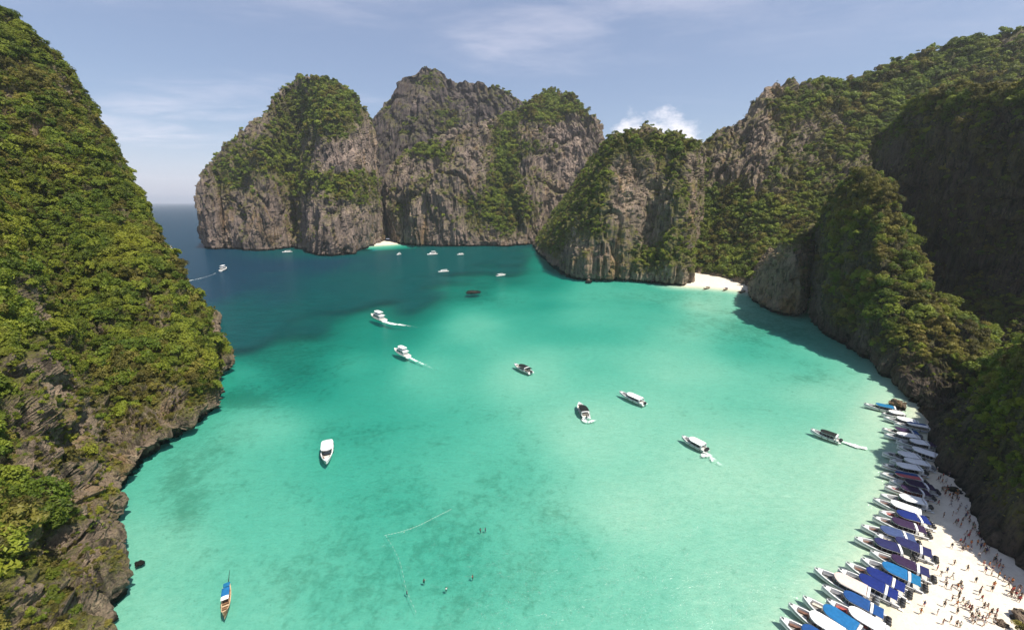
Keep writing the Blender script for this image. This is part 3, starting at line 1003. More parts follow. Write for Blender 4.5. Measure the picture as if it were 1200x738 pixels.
def instancer(name, sources):
    """points -> copies of the crowns of the trees above"""
    ng = bpy.data.node_groups.new(name, 'GeometryNodeTree')
    ng.interface.new_socket('Geometry', in_out='INPUT', socket_type='NodeSocketGeometry')
    ng.interface.new_socket('Geometry', in_out='OUTPUT', socket_type='NodeSocketGeometry')
    N = ng.nodes.new
    gi, go = N('NodeGroupInput'), N('NodeGroupOutput')
    js = N('GeometryNodeJoinGeometry')
    for s in reversed(sources):
        oi = N('GeometryNodeObjectInfo')
        oi.transform_space = 'ORIGINAL'
        oi.inputs['Object'].default_value = s
        oi.inputs['As Instance'].default_value = True
        ng.links.new(oi.outputs['Geometry'], js.inputs[0])
    ip = N('GeometryNodeInstanceOnPoints')
    ip.inputs['Pick Instance'].default_value = True

    def attr(n, t):
        a = N('GeometryNodeInputNamedAttribute')
        a.data_type = t
        a.inputs['Name'].default_value = n
        return a.outputs['Attribute']
    ng.links.new(gi.outputs[0], ip.inputs['Points'])
    ng.links.new(js.outputs[0], ip.inputs['Instance'])
    ng.links.new(attr('kind', 'INT'), ip.inputs['Instance Index'])
    ng.links.new(attr('turn', 'FLOAT_VECTOR'), ip.inputs['Rotation'])
    ng.links.new(attr('size', 'FLOAT_VECTOR'), ip.inputs['Scale'])
    ng.links.new(ip.outputs[0], go.inputs[0])
    return ng


NG_NEAR = instancer('near_foliage', [SRC[('near', k)] for k in range(4)])
NG_FAR = instancer('far_foliage', [SRC[('far', k)] for k in range(3) if ('far', k) in SRC])
nfar = len([k for k in range(3) if ('far', k) in SRC])


def greenery(nm, label):
    d = np.array([row for i, row in enumerate(SC[nm]) if i not in taken[nm]])
    near = nm in NEARSET
    if nm in SCRUB:
        d = np.concatenate([d, SCRUB[nm]])
    me = bpy.data.meshes.new('greenery')
    n = len(d)
    me.vertices.add(n)
    me.vertices.foreach_set('co', d[:, :3].reshape(-1).astype(np.float32))
    r = np.random.default_rng(n)
    a = me.attributes.new('kind', 'INT', 'POINT')
    kind = d[:, 4].astype(np.int32)
    if not near:
        kind = np.where(kind == 3, nfar - 1, kind % max(1, nfar - 1) if nfar > 1 else 0)
    a.data.foreach_set('value', kind.astype(np.int32))
    a = me.attributes.new('turn', 'FLOAT_VECTOR', 'POINT')
    t = np.stack([r.normal(size=n) * 0.32, r.normal(size=n) * 0.32, r.random(n) * 6.28], 1)
    a.data.foreach_set('vector', t.reshape(-1).astype(np.float32))
    a = me.attributes.new('size', 'FLOAT_VECTOR', 'POINT')
    s = np.stack([d[:, 3] * r.uniform(.85, 1.2, n), d[:, 3] * r.uniform(.85, 1.2, n), d[:, 3] * r.uniform(.75, 1.25, n)], 1)
    a.data.foreach_set('vector', s.reshape(-1).astype(np.float32))
    o = link('greenery', me)
    md = o.modifiers.new('plants', 'NODES')
    md.node_group = NG_NEAR if near else NG_FAR
    tag(o, label, None, None, 'stuff')
    return o


for nm in SC:
    greenery(nm, STUFF_TEXT[nm])

# ------------------------------------------------------------------ boats
class MB:
    """collects shapes into one mesh"""
    def __init__(self):
        self.v, self.f = [], []

    def add(self, v, f):
        o = len(self.v)
        self.v += [tuple(map(float, p)) for p in v]
        self.f += [tuple(o + i for i in q) for q in f]

    def box(self, c, s, taper=1.0):
        x, y, z = c
        a, b, h = s[0] / 2, s[1] / 2, s[2] / 2
        v = [(x + i * a * (taper if k > 0 else 1), y + j * b * (taper if k > 0 else 1), z + k * h)
             for k in (-1, 1) for j in (-1, 1) for i in (-1, 1)]
        self.add(v, [(0, 2, 3, 1), (4, 5, 7, 6), (0, 1, 5, 4), (2, 6, 7, 3), (0, 4, 6, 2), (1, 3, 7, 5)])

    def tube(self, pts, r, n=6, r2=None):
        pts = [Vector(p) for p in pts]
        rings = []
        for i, p in enumerate(pts):
            d = (pts[min(i + 1, len(pts) - 1)] - pts[max(i - 1, 0)]).normalized()
            s = d.orthogonal().normalized()
            t = d.cross(s)
            rr = r if r2 is None else r + (r2 - r) * i / (len(pts) - 1)
            rings.append([p + (s * math.cos(6.2832 * k / n) + t * math.sin(6.2832 * k / n)) * rr for k in range(n)])
        v = [q for g in rings for q in g]
        f = []
        for i in range(len(pts) - 1):
            for k in range(n):
                f.append((i * n + k, i * n + (k + 1) % n, (i + 1) * n + (k + 1) % n, (i + 1) * n + k))
        f.append(tuple(range(n))[::-1])
        f.append(tuple((len(pts) - 1) * n + k for k in range(n)))
        self.add(v, f)

    def loft(self, rings, close=False, caps=(False, False)):
        n = len(rings[0])
        v = [p for g in rings for p in g]
        f = []
        m = n if close else n - 1
        for i in range(len(rings) - 1):
            for k in range(m):
                f.append((i * n + k, i * n + (k + 1) % n, (i + 1) * n + (k + 1) % n, (i + 1) * n + k))
        if caps[0]:
            f.append(tuple(range(n)))
        if caps[1]:
            f.append(tuple((len(rings) - 1) * n + k for k in range(n))[::-1])
        self.add(v, f)

    def plate(self, outline, z, th, camber=0.0):
        """thick cambered sheet from a closed outline (x, y)"""
        n = len(outline)
        yx = max(abs(p[1]) for p in outline)

        def zz(p):
            return z + camber * (1 - (p[1] / yx) ** 2)
        cxm = sum(p[0] for p in outline) / n
        top = [(x, y, zz((x, y)) + th) for x, y in outline]
        bot = [(x, y, zz((x, y))) for x, y in outline]
        inn = [(cxm + (x - cxm) * 0.93, y * 0.80, zz((x, y * 0.80)) + th + 0.03) for x, y in outline]
        inn2 = [(cxm + (x - cxm) * 0.88, y * 0.40, zz((x, y * 0.40)) + th + 0.03) for x, y in outline]
        self.loft([bot, top, inn, inn2], True, (True, True))

    def mesh(self, name, smooth=False):
        me = bpy.data.meshes.new(name)
        me.from_pydata(self.v, [], self.f)
        bm = bmesh.new()
        bm.from_mesh(me)
        bmesh.ops.recalc_face_normals(bm, faces=bm.faces)
        bm.to_mesh(me)
        bm.free()
        if smooth:
            me.polygons.foreach_set('use_smooth', [True] * len(me.polygons))
        return me

    def build(self, name, mat, parent, smooth=False):
        return link(name, self.mesh(name, smooth), mat, parent)


GELCOAT = plain('white_gelcoat', (0.74, 0.74, 0.73), 0.25, 0, 0.10)
DECK = plain('cream_deck', (0.58, 0.55, 0.49), 0.6, 0, 0.25)
FLOORB = plain('boat_floor', (0.24, 0.22, 0.20), 0.7, 0, 0.3)
CHROME = plain('stainless_tube', (0.62, 0.62, 0.62), 0.3, 0.8)
ENGINE = plain('outboard_black', (0.022, 0.022, 0.025), 0.35)
ENGINE2 = plain('outboard_grey', (0.16, 0.17, 0.18), 0.35)
GLASS = plain('tinted_screen', (0.02, 0.026, 0.03), 0.08)
RUBBER = plain('fender_rubber', (0.05, 0.05, 0.06), 0.7)
WOOD = plain('weathered_wood', (0.22, 0.115, 0.055), 0.75, 0, 0.4)
WOODLIGHT = plain('pale_wood', (0.50, 0.36, 0.22), 0.7, 0, 0.3)
STRIPE = {'navy': plain('navy_stripe', (0.02, 0.03, 0.10), 0.4), 'red': plain('red_stripe', (0.35, 0.03, 0.03), 0.4),
          'black': plain('black_stripe', (0.02, 0.02, 0.02), 0.4), 'blue': plain('blue_stripe', (0.02, 0.12, 0.36), 0.4),
          'grey': plain('grey_stripe', (0.25, 0.25, 0.26), 0.4)}
SEATS = {'brown': plain('brown_vinyl', (0.16, 0.075, 0.05), 0.6, 0, 0.3), 'cream': plain('cream_vinyl', (0.6, 0.54, 0.44), 0.6, 0, 0.2),
         'grey': plain('grey_vinyl', (0.17, 0.17, 0.18), 0.6, 0, 0.3), 'red': plain('red_vinyl', (0.36, 0.07, 0.06), 0.6, 0, 0.3),
         'black': plain('black_vinyl', (0.03, 0.03, 0.035), 0.5, 0, 0.3)}
ROOF = {
    'white': plain('white_roof', (0.80, 0.79, 0.78), 0.4, 0, 0.08),
    'bright blue': plain('bright_blue_canvas', (0.014, 0.125, 0.300), 0.75, 0, 0.2, 0.15),
    'royal blue': plain('royal_blue_canvas', (0.010, 0.022, 0.140), 0.75, 0, 0.2, 0.15),
    'navy': plain('navy_canvas', (0.022, 0.024, 0.085), 0.8, 0, 0.25, 0.15),
    'dark purple': plain('dark_purple_canvas', (0.034, 0.018, 0.052), 0.8, 0, 0.25, 0.15),
    'slate blue': plain('slate_blue_canvas', (0.050, 0.075, 0.170), 0.8, 0, 0.25, 0.15),
    'beige': plain('beige_roof', (0.60, 0.47, 0.42), 0.6, 0, 0.12),
    'black': plain('black_canvas', (0.014, 0.017, 0.016), 0.7, 0, 0.2, 0.15),
    'blue': plain('mid_blue_canvas', (0.014, 0.062, 0.200), 0.75, 0, 0.2, 0.15),
    'red': plain('faded_red_canvas', (0.42, 0.10, 0.11), 0.75, 0, 0.2, 0.15),
    'teal blue': plain('teal_blue_canvas', (0.012, 0.130, 0.270), 0.75, 0, 0.2, 0.15),
}


def half_beam(t, L, B):
    """half width of the deck at t=0 stern .. 1 bow"""
    return B / 2 * (0.86 + 0.14 * min(1, t / 0.25)) if t < 0.42 else B / 2 * max(0.02, (1 - ((t - 0.42) / 0.58) ** 2.3)) ** 0.85


def speedboat(root, L, B, roof, rear, stripe, seat, engines, style, roof2=None):
    """open tour speedboat, x forward, origin amidships on the waterline"""
    N = 15
    rings, gun_o, gun_i = [], [], []
    for i in range(N):
        t = i / (N - 1)
        x = -L / 2 + L * t
        hb = half_beam(t, L, B)
        sheer = 1.05 + 0.55 * t ** 2.2
        keel = -0.45 + 0.75 * max(0, (t - 0.72) / 0.28) ** 2
        ch = 0.18 + 0.5 * t ** 3
        rings.append([(x, hb, sheer), (x - 0.0, hb * 0.93, sheer * 0.55 + 0.1), (x, hb * 0.80, ch * 0.6), (x, 0, keel),
                      (x, -hb * 0.80, ch * 0.6), (x, -hb * 0.93, sheer * 0.55 + 0.1), (x, -hb, sheer)])
        gun_o.append((x, hb, sheer))
        w_in = max(0.0, hb - 0.24)
        gun_i.append((min(x, L / 2 - 0.5), w_in, sheer + 0.03))
    m = MB()
    m.loft(rings, False)
    m.add(rings[0], [tuple(range(7))])
    hull = m.build('hull', GELCOAT, root, False)
    m = MB()                                             # gunwale: flat deck edge and the inner side of the well
    for s in (1, -1):
        o = [(x, s * (y + 0.03), z + 0.02) for x, y, z in gun_o]
        i_ = [(x, s * y, z) for x, y, z in gun_i]
        d = [(x, s * y, 0.42) for x, y, z in gun_i]
        m.loft([o, i_, d])
    m.build('gunwale', GELCOAT, root)
    m = MB()
    m.loft([[(x, y, 0.42) for x, y, z in gun_i], [(x, -y, 0.42) for x, y, z in gun_i]])
    m.build('floor', FLOORB if style % 2 else DECK, root)
    m = MB()                                             # small fore deck at the stem
    t0 = 0.86
    pts = [(-L / 2 + L * t, half_beam(t, L, B), 1.07 + 0.55 * t ** 2.2) for t in (t0, 0.9, 0.94, 0.97, 1.0)]
    m.loft([[(x, y, z + 0.03) for x, y, z in pts], [(x, 0, z + 0.10) for x, y, z in pts], [(x, -y, z + 0.03) for x, y, z in pts]])
    m.build('foredeck', GELCOAT, root)
    m = MB()
    for s in (1, -1):
        pts = [(-L / 2 + L * t, s * (half_beam(t, L, B) * 0.975 + 0.05), (1.05 + 0.55 * t ** 2.2) * 0.78) for t in np.linspace(0, 0.985, 12)]
        lo = [(x, y * 0.985, z - 0.16) for x, y, z in pts]
        m.loft([pts, lo])
    m.build('hull_stripe', STRIPE[stripe], hull)
    m = MB()
    for s in (1, -1):
        for t in (0.12, 0.34, 0.55):
            x = -L / 2 + L * t
            y = s * (half_beam(t, L, B) + 0.14)
            m.tube([(x, y, 1.0), (x, y, 0.45)], 0.13, 6)
    m.build('fender', RUBBER, hull)
    # seats in the bow well
    for s in (1, -1):
        m = MB()
        ts = np.linspace(0.67, 0.84, 5)
        o = [(-L / 2 + L * t, s * (half_beam(t, L, B) - 0.27), 0.82) for t in ts]
        i_ = [(-L / 2 + L * t, s * max(0.05, half_beam(t, L, B) - 0.85), 0.82) for t in ts]
        d = [(x, y, 0.43) for x, y, z in i_]
        m.loft([o, i_, d])
        m.build('bow_seat', SEATS[seat], root)
    m = MB()
    for k in range(5):
        x = -L * 0.30 + k * L * 0.088
        m.box((x, 0, 0.68), (0.5, B * 0.62, 0.5))
        m.box((x - 0.24, 0, 1.05), (0.1, B * 0.62, 0.5))
    m.build('bench', SEATS[seat], root)
    # windscreen ahead of the roof
    fx = L * (0.145 if style != 2 else 0.10)
    m = MB()
    arc = [(fx + 0.55 * math.cos(a) - 0.1, math.sin(a) * B * 0.42, 1.15) for a in np.linspace(-1.4, 1.4, 7)]
    arc2 = [(x - 0.35, y * 0.92, 1.95) for x, y, z in arc]
    m.loft([arc, arc2])
    m.build('windscreen', GLASS, root)
    # roof on posts
    zr = 2.35
    x1, x0 = fx + 0.25, -L * (0.24 if rear else 0.36)
    hw = B * 0.475
    for s in (1, -1):
        for x in np.linspace(x0 + 0.3, x1 - 1.2, 4):
            m = MB()
            m.tube([(x, s * hw * 0.93, 1.05), (x, s * hw * 0.90, zr)], 0.035, 5)
            m.build('roof_post', CHROME, root)
    nose = [(x1 - hw * 1.1 + hw * 1.1 * math.cos(a), hw * math.sin(a)) for a in np.linspace(math.pi / 2, -math.pi / 2, 11)]
    side = [(x, -hw) for x in np.linspace(x1 - hw * 1.1, x0, 6)[1:]]
    out_ = nose + side + [(x, -y) for x, y in side[::-1]]
    if not roof2:
        m = MB()
        m.plate(out_, zr, 0.10, 0.16)
        rf = m.build('roof', ROOF[roof], root)
    else:                                                # two-coloured roof, split along the middle
        for s, cname in ((1, roof2), (-1, roof)):
            half = [(x, max(0.02, y)) if s > 0 else (x, min(-0.02, y)) for x, y in out_]
            m = MB()
            n = len(half)
            m.loft([[(x, y, zr) for x, y in half], [(x, y, zr + 0.12) for x, y in half],
                    [(x, s * 0.3 + (y - s * 0.3) * 0.9, zr + 0.2) for x, y in half]], True, (True, True))
            rf = m.build('roof', ROOF[cname], root)
    m = MB()                                             # white rim of the roof
    rim = [(x * 1.0 + (0.06 if x > x0 + .1 else -0.03), y * 1.025) for x, y in out_]
    m.loft([[(x, y, zr - 0.09) for x, y in rim], [(x, y, zr + 0.0) for x, y in rim],
            [(x * 0.985, y * 0.95, zr - 0.03) for x, y in rim]], True)
    m.build('roof_rim', GELCOAT, root)
    # targa arch behind the roof and the short awning over the stern
    xa = x0 - 0.35
    m = MB()
    prof = [(B * 0.47 * s_, z) for s_, z in ((1.0, 1.05), (1.0, 1.7), (0.95, 2.35), (0.8, 2.55), (0, 2.66), (-0.8, 2.55), (-0.95, 2.35), (-1.0, 1.7), (-1.0, 1.05))]
    m.loft([[(xa - 0.22, y, z) for y, z in prof], [(xa + 0.22, y, z) for y, z in prof],
            [(xa + 0.22, y * 0.93, z - 0.1) for y, z in prof], [(xa - 0.22, y * 0.93, z - 0.1) for y, z in prof],
            [(xa - 0.22, y, z) for y, z in prof]])
    m.build('arch', GELCOAT, root)
    if rear:
        m = MB()
        xr1, xr0 = xa - 0.25, -L * 0.445
        o2 = [(x, hw * 0.92) for x in np.linspace(xr0, xr1, 4)]
        m.plate(o2 + [(x, -y) for x, y in o2[::-1]], 2.22, 0.06, 0.12)
        m.build('stern_awning', ROOF[rear], root)
        for s in (1, -1):
            m = MB()
            m.tube([(xr0 + 0.1, s * hw * 0.88, 1.05), (xr0 + 0.1, s * hw * 0.88, 2.24)], 0.03, 5)
            m.build('roof_post', CHROME, root)
    # outboards on the transom
    for k in range(engines):
        y = (k - (engines - 1) / 2) * 0.82
        m = MB()
        prof = []
        for z, sx, sy in ((0.75, .42, .20), (0.95, .50, .26), (1.35, .52, .27), (1.6, .40, .21), (1.68, .2, .1)):
            prof.append([(-L / 2 - 0.38 + sx * math.cos(a), y + sy * math.sin(a), z) for a in np.linspace(0, 6.2832, 9)[:-1]])
        m.loft(prof, True, (True, True))
        eng = m.build('outboard', ENGINE if style != 1 else ENGINE2, root)
        m = MB()
        m.box((-L / 2 - 0.36, y, 0.25), (0.30, 0.16, 1.05))
        m.box((-L / 2 - 0.50, y, -0.25), (0.62, 0.10, 0.16))
        m.build('outboard_leg', ENGINE2, eng)
    m = MB()
    for s in (1, -1):
        m.box((-L / 2 - 0.35, s * B * 0.36, 0.45), (0.8, B * 0.20, 0.1))
    m.build('swim_platform', GELCOAT, root)
    # bow rail and a short flag staff
    m = MB()
    for s in (1, -1):
        pts = [(-L / 2 + L * t, s * max(0.03, half_beam(t, L, B) - 0.1), 1.4 + 0.55 * t ** 2.2) for t in (0.72, 0.8, 0.88, 0.95, 0.995)]
        m.tube(pts, 0.028, 4)
        for p in pts[::2]:
            m.tube([p, (p[0], p[1], p[2] - 0.35)], 0.022, 4)
    m.build('bow_rail', CHROME, root)
    m = MB()
    m.box((L * 0.455, 0, 1.72), (0.55, 0.34, 0.16), 0.7)
    m.build('anchor_locker', ENGINE if style != 2 else GELCOAT, root)


def thing(name, label, cat, loc, rz, group=None):
    e = bpy.data.objects.new(name, None)
    COL.objects.link(e)
    e.location = loc
    e.rotation_euler = (0, 0, rz)
    e.empty_display_size = 0.5
    return tag(e, label, cat, group)


def copy_thing(src, label, loc, rz, group=None):
    r = src.copy()
    COL.objects.link(r)
    r.location = loc
    r.rotation_euler = (0, 0, rz)
    r['label'] = label
    for ch in src.children:
        c = ch.copy()
        COL.objects.link(c)
        c.parent = r
        for gch in ch.children:
            d = gch.copy()
            COL.objects.link(d)
            d.parent = c
    return r


def between(bow, stern, lo=9.0, hi=17.0, z=0.7):
    a, b = G(bow[0], bow[1], 1.2), G(stern[0], stern[1], z)
    d = a[:2] - b[:2]
    L = float(np.clip(np.linalg.norm(d), lo, hi))
    u = d / np.linalg.norm(d)
    c = a[:2] - u * L / 2
    return c, math.atan2(u[1], u[0]), L


BUILT = {}
ROCKER = random.Random(3)


def place_boat(bow, stern, label, roof, rear=None, stripe='navy', seat='brown', engines=3, style=0, roof2=None,
               lo=10.5, hi=16.0, beam=None, group=None):
    c, rz, L = between(bow, stern, lo, hi)
    if not group:
        L *= 0.86
        beam = (beam or 4.1) * 0.86
    B = beam or ROCKER.uniform(3.3, 4.0)
    key = (roof, rear, stripe, seat, engines, style, roof2)
    z = max(0.0, ground_z(c[0], c[1]) * 0.4) + ROCKER.uniform(-0.05, 0.05)
    if key in BUILT:
        src, L0, B0 = BUILT[key]
        o = copy_thing(src, label, (c[0], c[1], z), rz)
        o.scale = (L / L0, B / B0, 1)
        if group:
            o['group'] = group
        elif 'group' in o:
            del o['group']
    else:
        o = thing('speedboat', label, 'boat', (c[0], c[1], z), rz, group)
        speedboat(o, L, B, roof, rear, stripe, seat, engines, style, roof2)
        BUILT[key] = (o, L, B)
    o.rotation_euler = (R(ROCKER.uniform(-1.5, 1.5)), R(ROCKER.uniform(-1.5, 0.5)), rz + R(ROCKER.uniform(-2.5, 2.5)))
    return o, c, rz, L


def zm(x, y):
    return (900 + x / 2.477, 440 + y / 2.477)


ROW = 'speedboats moored side by side along the beach'
# bow, stern, roof, stern awning, stripe, seat, engines, style, second roof colour
row = [
    (zm(278, 82), zm(368, 104), 'teal blue', None, 'navy', 'grey', 2, 0, None),
    (zm(330, 111), zm(384, 117), 'white', None, 'grey', 'cream', 2, 1, None),
    (zm(336, 121), zm(433, 146), 'white', None, 'navy', 'grey', 2, 0, None),
    (zm(366, 138), zm(455, 158), 'blue', None, 'blue', 'cream', 3, 0, 'white'),
    (zm(331, 155), zm(420, 174), 'dark purple', 'blue', 'grey', 'cream', 2, 1, None),
    (zm(336, 170), zm(440, 190), 'white', None, 'blue', 'grey', 2, 0, None),
    (zm(372, 190), zm(458, 208), 'white', 'dark purple', 'grey', 'grey', 2, 1, None),
    (zm(374, 205), zm(462, 236), 'white', None, 'black', 'black', 2, 0, None),
    (zm(331, 226), zm(440, 247), 'white', None, 'black', 'black', 3, 2, None),
    (zm(352, 244), zm(446, 266), 'white', None, 'grey', 'cream', 3, 1, None),
    (zm(330, 259), zm(446, 284), 'white', None, 'red', 'black', 3, 0, None),
    (zm(325, 284), zm(452, 313), 'blue', None, 'navy', 'cream', 3, 0, 'red'),
    (zm(352, 306), zm(462, 334), 'dark purple', 'dark purple', 'navy', 'cream', 3, 0, None),
    (zm(337, 322), zm(468, 356), 'dark purple', 'dark purple', 'red', 'red', 3, 0, None),
    (zm(325, 345), zm(424, 374), 'white', None, 'navy', 'grey', 2, 2, None),
    (zm(304, 358), zm(438, 410), 'white', None, 'navy', 'brown', 2, 0, None),
    (zm(322, 396), zm(468, 436), 'royal blue', 'royal blue', 'grey', 'red', 3, 0, None),
    (zm(303, 412), zm(462, 464), 'dark purple', 'dark purple', 'black', 'brown', 3, 0, None),
    (zm(270, 436), zm(432, 490), 'slate blue', 'slate blue', 'grey', 'brown', 3, 0, None),
    (zm(310, 462), zm(452, 524), 'navy', 'navy', 'grey', 'cream', 3, 0, None),
    (zm(250, 470), zm(420, 532), 'navy', 'black', 'black', 'brown', 3, 0, None),
    (zm(295, 512), zm(442, 578), 'dark purple', 'navy', 'grey', 'brown', 3, 0, None),
    (zm(268, 532), zm(438, 612), 'bright blue', 'teal blue', 'navy', 'grey', 3, 0, None),
    (zm(224, 545), zm(396, 632), 'royal blue', 'royal blue', 'black', 'brown', 3, 0, None),
    (zm(202, 562), zm(366, 652), 'royal blue', 'royal blue', 'navy', 'grey', 3, 0, None),
    (zm(134, 558), zm(294, 648), 'beige', None, 'black', 'grey', 3, 1, None),
    (zm(155, 612), zm(326, 704), 'blue', 'blue', 'grey', 'grey', 3, 0, None),
    (zm(168, 652), zm(322, 746), 'white', None, 'navy', 'red', 3, 1, None),
    (zm(100, 642), zm(250, 748), 'bright blue', None, 'grey', 'cream', 3, 1, None),
    (zm(58, 664), zm(214, 766), 'white', None, 'black', 'brown', 3, 0, None),
    (zm(34, 702), zm(180, 800), 'blue', None, 'black', 'brown', 3, 1, None),
]


def roof_words(r):
    a = r[2]
    if r[8]:
        return '%s and %s split roof' % (r[2], r[8])
    w = '%s roof' % a
    if r[3]:
        w = ('%s canopy, matching awning' % a) if r[3] == a else ('%s canopy, %s awning' % (a, r[3]))
    elif a not in ('white', 'beige'):
        w = '%s canopy' % a
    return w


for k, r in enumerate(row):
    prev_ = roof_words(row[k - 1]).split(' canopy')[0].split(' roof')[0].split(' split')[0] if k else None
    next_ = roof_words(row[k + 1]).split(' canopy')[0].split(' roof')[0].split(' split')[0] if k + 1 < len(row) else None
    if k == 0:
        lab = 'white speedboat with %s at the row end by the boulder' % roof_words(r)
    elif k == 1:
        lab = 'short white speedboat tucked behind the teal blue canopy boat'
    elif next_ is None:
        lab = 'white speedboat with %s past the %s roof boat, ending the row' % (roof_words(r), prev_)
    else:
        lab = 'speedboat with %s, between %s and %s ones' % (roof_words(r), prev_, next_)
    place_boat(r[0], r[1], lab, r[2], r[3], r[4], r[5], r[6], r[7], r[8], group=ROW, lo=(8.0 if k == 1 else 11.0))

# boats out in the bay
WAKES = []
place_boat((382.5, 544), (384, 515), 'white speedboat with plain white roof lying alone near the overgrown cliff', 'white', None, 'grey', 'brown', 1, 2, beam=4.6)
WAKES.append((place_boat((947, 502.5), (986, 517), 'speedboat with black canopy trailing a long smooth foam plume near the beached row', 'black', None, 'black', 'grey', 2, 0), 'plume'))
WAKES.append((place_boat((797, 510), (829, 528), 'white-roofed speedboat churning a curl of foam at its stern', 'white', None, 'black', 'grey', 3, 0), 'curl'))
place_boat((724, 458), (757, 474), 'white-roofed speedboat drifting in the open shallows without a wake', 'white', None, 'grey', 'grey', 2, 0)
WAKES.append((place_boat((677, 471), (690, 492), 'small speedboat with square black canopy and a short splash behind', 'black', None, 'grey', 'cream', 1, 2, lo=9, hi=13, beam=4.4), 'splash'))
place_boat((601, 426), (629, 439), 'speedboat with black canopy and black stern awning at rest in mid bay', 'black', 'black', 'grey', 'cream', 2, 0, hi=15, beam=4.6)


def cruiser(label, bow, stern, L=None, decks=2, name='motor_cruiser', hi=26):
    """cabin cruiser: hull, cabin with windows, flybridge with a roof"""
    c, rz, LL = between(bow, stern, 12, hi)
    L = (L or LL) * 0.88
    B = L * 0.26
    e = thing(name, label, 'boat', (c[0], c[1], 0), rz)
    N = 11
    rings = []
    for i in range(N):
        t = i / (N - 1)
        x = -L / 2 + L * t
        hb = half_beam(t, L, B)
        sh = L * (0.085 + 0.05 * t ** 2)
        rings.append([(x, hb, sh), (x, hb * 0.9, sh * 0.4), (x, 0, -0.4 + 1.0 * max(0, (t - .7) / .3) ** 2),
                      (x, -hb * 0.9, sh * 0.4), (x, -hb, sh)])
    m = MB()
    m.loft(rings)
    m.add(rings[0], [tuple(range(5))])
    m.build('hull', GELCOAT, e)
    m = MB()
    m.loft([[r_[0] for r_ in rings], [(r_[0][0], 0, r_[0][2] + 0.1) for r_ in rings], [r_[4] for r_ in rings]])
    m.build('deck', DECK, e)
    z0 = L * 0.09
    h = L * 0.11
    m = MB()
    a0, a1 = -L * 0.30, L * 0.18
    o = [(a0, B * .36), (a1, B * .34), (a1 + L * .10, B * .16), (a1 + L * .10, -B * .16), (a1, -B * .34), (a0, -B * .36)]
    m.loft([[(x, y, z0) for x, y in o], [(x - (L * .05 if x > a1 - .1 else 0), y * 0.9, z0 + h) for x, y in o]], True, (True, True))
    cab = m.build('cabin', GELCOAT, e)
    for s in (1, -1):
        for k in range(3):
            m = MB()
            xa = a0 + L * 0.05 + k * L * 0.14
            ya, yb = s * (B * .355 * 0.985 + 0.03), s * (B * .34 * 0.93 + 0.05)
            m.loft([[(xa, ya, z0 + h * .45), (xa + L * .11, ya, z0 + h * .45)], [(xa, yb, z0 + h * .8), (xa + L * .11, yb, z0 + h * .8)]])
            m.build('window', GLASS, cab)
    m = MB()
    o2 = [(-L * .38, B * .40), (L * .12, B * .40), (L * .18, B * .2), (L * .18, -B * .2), (L * .12, -B * .40), (-L * .38, -B * .40)]
    m.plate(o2, z0 + h * 1.04, 0.12, 0.05)
    m.build('upper_deck', GELCOAT, e)
    if decks > 1:
        m = MB()
        o3 = [(-L * .28, B * .36), (L * .06, B * .36), (L * .10, B * .2), (L * .10, -B * .2), (L * .06, -B * .36), (-L * .28, -B * .36)]
        m.plate(o3, z0 + h * 1.95, 0.14, 0.15)
        m.build('roof', ROOF['white'], e)
        for s in (1, -1):
            for x in (-L * .26, -L * .08, L * .06):
                m = MB()
                m.tube([(x, s * B * .33, z0 + h), (x, s * B * .33, z0 + h * 2)], 0.07, 5)
                m.build('roof_post', CHROME, e)
        m = MB()
        m.box((L * .02, 0, z0 + h * 1.3), (L * .06, B * .4, h * .45))
        m.build('helm_console', GELCOAT, e)
    return e, c, rz, L


WAKES.append((cruiser('white double-deck motor cruiser speeding ahead of a long foam wake toward the deep water', (434, 369), (453, 377.5), hi=24), 'long'))
WAKES.append((cruiser('white cabin boat with raised roof running before a narrow wake in the bay', (461, 408.5), (480, 419), hi=19), 'narrow'))
WAKES.append((cruiser('white yacht under way in the blue channel between the cliff and the island', (266, 314), (253, 320), hi=24), None))
cruiser('white yacht half hidden at the seaward foot of the domed island', (239, 288), (250, 285.5), L=24)
cruiser('small white launch hugging the cave at the foot of the domed island', (330, 295.5), (343, 295), L=18, decks=1)
cruiser('tiny white boat off the little far strip of sand', (463.5, 298.5), (471, 297.5), L=13)
cruiser('cream tour boat with tall cabin anchored before the far grey wall', (499, 298.5), (514, 297.5), L=22)
cruiser('low pale launch close under the far grey wall', (534, 298.5), (545, 297.8), L=15, decks=1)
cruiser('white launch on dark teal water in the middle of the inner bay', (512, 318.5), (527, 317.5), L=16, decks=1)
cruiser('white launch with its bow turned to the wooded headland', (593, 321.5), (581, 323.5), L=15, decks=1)
cruiser('white boat just showing past the edge of the overgrown cliff', (203, 291), (193, 290), L=20)


